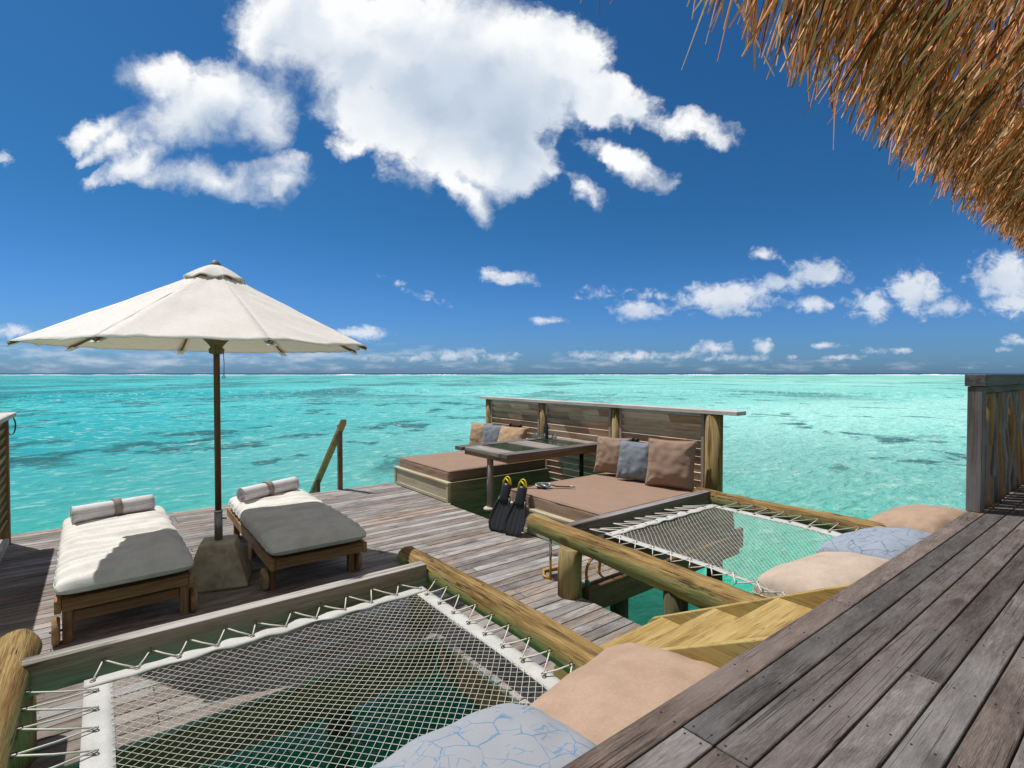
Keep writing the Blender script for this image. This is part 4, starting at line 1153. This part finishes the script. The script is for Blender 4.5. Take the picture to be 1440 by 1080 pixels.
# ------------------------------------------------------------------ loungers
def lounger(loc, rz, inset, label, seed):
    o = thing('sun_lounger', loc, label, 'sun lounger', 'sun loungers on the deck', rz)
    def P(mb, name, mat, par=o, **kw):
        ob = mb.build(name, mat, **kw); ob.parent = par; return ob
    Wd, Ln, zt = .74, 2.02, .30
    for s_ in (-1, 1):
        P(MB().span((s_ * Wd / 2 - .018, .0, zt - .085), (s_ * Wd / 2 + .018, Ln, zt)), 'side_rail', TEAKY, bevel=.004)
    P(MB().span((-Wd / 2 + .02, .004, zt - .08), (Wd / 2 - .02, .036, zt - .004)), 'end_rail', TEAKX, bevel=.004)
    P(MB().span((-Wd / 2 + .02, Ln - .036, zt - .08), (Wd / 2 - .02, Ln - .004, zt - .004)), 'end_rail', TEAKX, bevel=.004)
    mb = MB()
    for i in range(18):
        y = .07 + i * (Ln - .14) / 17
        mb.span((-Wd / 2 + .02, y - .03, zt - .03), (Wd / 2 - .02, y + .03, zt - .008))
    P(mb, 'slats', TEAKX, bevel=.002)
    for s_ in (-1, 1):
        for y in (inset, Ln - .22):
            P(MB().span((s_ * (Wd / 2 - .045) - .026, y, 0), (s_ * (Wd / 2 - .045) + .026, y + .062, zt - .032)), 'leg', TEAKZ, bevel=.004)
        w = P(MB().lathe((s_ * (Wd / 2 + .012), inset + .03, .088), [(.02, -.020), (.080, -.020), (.088, -.012), (.088, .012), (.080, .020), (.02, .020)], 24, axis=Matrix.Rotation(R(90), 3, 'Y')), 'wheel', TEAKY)
        P(MB().tube([(s_ * (Wd / 2 - .03), inset + .03, .088), (s_ * (Wd / 2 + .045), inset + .03, .088)], .008, 8), 'axle_bolt', DULLSTEEL, w)
    P(MB().span((-Wd / 2 + .075, inset + .012, .13 if inset < .1 else .15), (Wd / 2 - .075, inset + .045, .20)), 'stretcher', TEAKX, bevel=.004)
    P(MB().span((-Wd / 2 + .075, Ln - .20, .13), (Wd / 2 - .075, Ln - .17, .19)), 'stretcher', TEAKX, bevel=.004)
    P(MB().span((-Wd / 2 + .02, .92, .05), (-Wd / 2 + .06, 1.10, zt - .086)), 'prop_block', TEAKY, bevel=.004)
    # mattress: superelliptic section with soft cross-wise rolls
    mw, m0, m1, t0 = .388, -.03, Ln - .02, .145
    def mat_pt(u, v):
        an = 2 * math.pi * u; y = m0 + (m1 - m0) * v
        c, s2 = math.cos(an), math.sin(an)
        endf = min(1.0, (1 - abs(2 * v - 1) ** 13)) ** .5
        roll = (.008 * math.sin(v * math.pi * 27 + 3.2 * noise.noise(Vector((c * 1.1, v * 5, seed)))) + .006 * noise.noise(Vector((c * 1.3, v * 42, seed + 8))) + .013 * noise.noise(Vector((c * 2.0, v * 11, seed + 3)))) * (1 if s2 > 0 else .2)
        ex = .30
        x = math.copysign(abs(c) ** ex, c) * mw * (1 + .012 * math.sin(v * math.pi * 26)) * (.93 + .07 * endf)
        hgt = t0 / 2 * endf
        z = zt + t0 / 2 - .006 + math.copysign(abs(s2) ** .62, s2) * hgt * (1.12 if s2 > 0 else .94) + roll * endf
        if s2 > 0 and .06 < v < .94: z += .008 * math.cos(c * 3)
        return Vector((x, y, z))
    mt = MB().grid(mat_pt, 64, 110, True, True)
    ma = P(mt, 'mattress', MATT)
    for u_ in (0.0, 0.5):
        P(MB().tube([mat_pt(u_, .03 + .94 * k / 60) for k in range(61)], .0045, 6), 'piping', MATT, ma)
    return o


lounger((.135, 4.40, 0), R(1.2), .03, 'left beige lounger half in the parasol shade beside the slatted screen', 2.0)
lounger((1.40, 4.32, 0), R(-1.2), .20, 'right beige lounger wholly shaded by the parasol except its head', 9.0)


def towel(p0, p1, r, label, band, seed):
    p0, p1 = Vector(p0), Vector(p1); d = (p1 - p0); L = d.length; d.normalize()
    o = thing('rolled_towel', (p0 + p1) / 2, label, 'towel')
    side = d.cross(Vector((0, 0, 1))).normalized(); upv = side.cross(d)
    turns = 5.0; n = 110
    def fn(u, v):
        a = u * turns * 2 * math.pi
        rr = (.010 + (r - .010) * u) * (1 + .03 * noise.noise(Vector((a * .3, v * 4, seed))))
        e = .006 * noise.noise(Vector((u * 6, v, seed))) if v in (0.0, 1.0) else 0
        return p0 + d * (L * v + e) + side * (rr * math.cos(a)) + upv * (rr * math.sin(a))
    MB().grid(fn, n, 14).build('roll', TOWEL, o, solid=.004)
    c = p0 + d * (L * band)
    MB().tube([c - d * .03, c + d * .03], r + .005, 28, caps=False).build('band', TOWELB, o, solid=.003)
    return o


towel((-.215, 5.93, .522), (.375, 6.06, .525), .078, 'white rolled towel with taupe band in full sun on the left lounger', .53, 1)
towel((1.10, 5.86, .522), (1.70, 6.12, .525), .076, 'white rolled towel with taupe band on the head of the right lounger', .46, 2)


# ------------------------------------------------------------------ sea-stair handrail at the far deck edge
hr = thing('handrail', (2.7, 7.84, 0), 'small sloping timber handrail for the sea ladder at the far deck edge', 'handrail')
MB().span((2.79, 7.79, -.25), (2.855, 7.85, .98)).build('post', HANDY, hr, bevel=.004)
MB().span((2.63, 8.32, -1.9), (2.69, 8.38, .10)).build('post', HANDY, hr, bevel=.004)
a = Vector((2.845, 7.72, 1.05)); b = Vector((2.50, 8.95, -.80))
MB().add([a + Vector((sx, 0, sz)) for sx, sz in ((-.045, -.06), (.045, -.06), (.045, .015), (-.045, .015))] + [b + Vector((sx, 0, sz)) for sx, sz in ((-.045, -.06), (.045, -.06), (.045, .015), (-.045, .015))],
         [(0, 1, 2, 3), (7, 6, 5, 4), (0, 4, 5, 1), (1, 5, 6, 2), (2, 6, 7, 3), (3, 7, 4, 0)]).build('sloping_rail', HANDRAIL, hr, bevel=.004)


# ------------------------------------------------------------------ foot tap and hose beside the log post
tp = thing('water_tap', (3.0, 3.28, 0), 'chrome tap on a short pipe behind the log post', 'tap')
MB().tube([(2.985, 3.29, .0), (2.985, 3.29, .20)], .010, 10).build('pipe', HOSE, tp)
MB().tube([(2.985, 3.29, .20), (2.985, 3.29, .36)], .013, 14).build('spout_body', STEEL, tp)
MB().tube([(2.95, 3.315, .365), (3.04, 3.245, .365)], .011, 12).build('handle', STEEL, tp)
MB().tube([(2.955, 3.31, .21), (3.06, 3.24, .205)], .010, 12).build('lower_spout', STEEL, tp)
h = []
for i in range(19):
    a = math.pi * i / 18
    h.append((3.12 + .16 * (1 - math.cos(a)) * .5 + .02, 2.985 + .10 * math.sin(a) * .2, .02 + .17 * math.sin(a)))
h = [(3.05, 2.93, .0), (3.06, 2.94, .10)] + [(3.07 + .13 * (1 - math.cos(R(k))), 2.95 + .10 * (k / 180), .10 + .12 * math.sin(R(k))) for k in range(15, 181, 15)] + [(3.40, 3.12, .02), (3.46, 3.2, .012)]
hs = thing('garden_hose', (3.05, 2.95, 0), 'ochre hose loop with green connector behind the log post', 'hose')
MB().tube(h, .012, 10).build('hose', HOSE, hs)
MB().tube([(3.05, 2.925, .02), (3.05, 2.925, .09)], [.017, .02], 12).build('connector', GREENP, hs)
MB().tube([(2.99, 3.29, .0), (2.97, 3.36, .015), (3.05, 3.45, .012), (3.2, 3.42, .012)], .012, 10).build('hose_end', HOSE, hs)


# ------------------------------------------------------------------ branch balustrade on the terrace
bl = thing('balustrade', (5.0, .93, .75), 'terrace balustrade with square post and crooked branch balusters at the right', 'balustrade')
MB().span((4.94, .885, .752), (5.045, .97, 1.655)).build('post', RAILW, bl, bevel=.004)
MB().span((8.9, .885, .752), (9.0, .97, 1.655)).build('post', RAILW, bl, bevel=.004)
MB().span((4.93, .865, 1.657), (9.1, .985, 1.742)).build('top_rail', RAILX, bl, bevel=.004)
MB().span((5.047, .905, 1.60), (8.898, .945, 1.655)).build('under_rail', RAILX, bl, bevel=.003)
rb = random.Random(21)
x = 5.13; k = 0
while x < 8.85:
    pts = []; rads = []
    ph = rb.uniform(0, 6); lean_x = rb.uniform(-.035, .035)
    r0 = rb.uniform(.034, .046)
    for i in range(15):
        f = i / 14
        pts.append((x + lean_x * (f - .5) + (.007 * math.sin(f * 7 + ph) + .004 * math.sin(f * 17 + ph)), .925 + .012 * math.cos(f * 6 + ph), .752 + f * .847))
        rads.append(r0 * (1.1 - .2 * f) * (1 + (.25 if rb.random() < .12 else 0)))
    MB().tube(pts, rads, 12, jitter=.16, seed=x * 7).build('baluster', BRANCHO if k % 3 == 1 or k % 7 == 4 else BRANCHG, bl)
    x += rb.uniform(.105, .145); k += 1


# ------------------------------------------------------------------ thatched eave over the terrace
th_ = thing('thatched_roof', (4.0, .5, 2.8), 'overhanging thatched roof of dry golden reeds above the terrace', 'roof')
YE, ZE = .88, 2.87
rt_ = random.Random(8)
def reed(mb, p, slope, side, L, r, droop):
    """p: upper end; falls outwards (+y) and down"""
    d = Vector((side, math.cos(slope), -math.sin(slope))).normalized()
    pts = [p, p + d * L * .5, p + d * L + Vector((0, -droop * .4, -droop))]
    w = Vector((1, 0, 0)).cross(d).normalized() if rt_.random() < .5 else Vector((1, .3, 0)).normalized()
    w2 = d.cross(w).normalized()
    vs = []
    for i, q in enumerate(pts):
        rr = r * (1, .95, .35)[i]
        vs += [q + w * rr, q - w * rr * .5 + w2 * rr * .85, q - w * rr * .5 - w2 * rr * .85]
    fs = [(i * 3 + j, i * 3 + (j + 1) % 3, i * 3 + 3 + (j + 1) % 3, i * 3 + 3 + j) for i in range(2) for j in range(3)] + [(6, 7, 8)]
    mb.add(vs, fs)
mb = MB()
SL = R(54)
dn = Vector((0, math.cos(SL), -math.sin(SL))); nrm_ = Vector((0, math.sin(SL), math.cos(SL)))
for i in range(6000):
    x = .2 + 6.9 * rt_.random() ** .9
    s_ = rt_.random() ** 1.75 * 2.1          # how far up-slope from the eave the tip sits
    if x < 1.9 and rt_.random() > max(0.0, (x - .9)) * .9 + .1: continue
    lay = rt_.random()                        # depth in the thickness of the thatch, 0 = underside
    tip = Vector((x, YE, ZE)) - dn * (s_ * (1 - .35 * lay) - .02) + nrm_ * (lay * .09) + dn * lay * .02 + dn * rt_.gauss(0, .022)
    L = rt_.uniform(.22, .5)
    a = SL + rt_.gauss(R(13), R(11)); sd = rt_.gauss(-.05, .16)
    d = Vector((sd, math.cos(a), -math.sin(a))).normalized()
    reed(mb, tip - d * L, a, sd, L, rt_.uniform(.0030, .0082), rt_.uniform(0, .03))
for i in range(46):                           # stray long reeds
    x = 1.0 + 5.0 * rt_.random() ** 2.0; L = rt_.uniform(.25, .6)
    a = SL + rt_.gauss(R(12), R(14)); sd = rt_.gauss(-.08, .2)
    d = Vector((sd, math.cos(a), -math.sin(a))).normalized()
    tip = Vector((x, YE, ZE)) + dn * rt_.uniform(.02, .12) * (1.6 if x < 1.7 else 1) + nrm_ * rt_.uniform(0, .2)
    reed(mb, tip - d * L, a, sd, L, rt_.uniform(.003, .0045), rt_.uniform(.01, .07))
tag(mb.build('thatch', REED, th_), kind='stuff')
# solid core of packed reed behind the loose ends, and the batten it is tied to
core = MB()
A = Vector((-.5, YE, ZE)) - dn * .85 + nrm_ * .10; B = A + nrm_ * .14
top = -dn * 2.2
core.add([A, A + Vector((8, 0, 0)), A + Vector((8, 0, 0)) + top, A + top, B, B + Vector((8, 0, 0)), B + Vector((8, 0, 0)) + top, B + top],
         [(0, 1, 2, 3), (7, 6, 5, 4), (0, 4, 5, 1), (1, 5, 6, 2), (2, 6, 7, 3), (3, 7, 4, 0)])
core.build('packed_thatch', REED, th_)
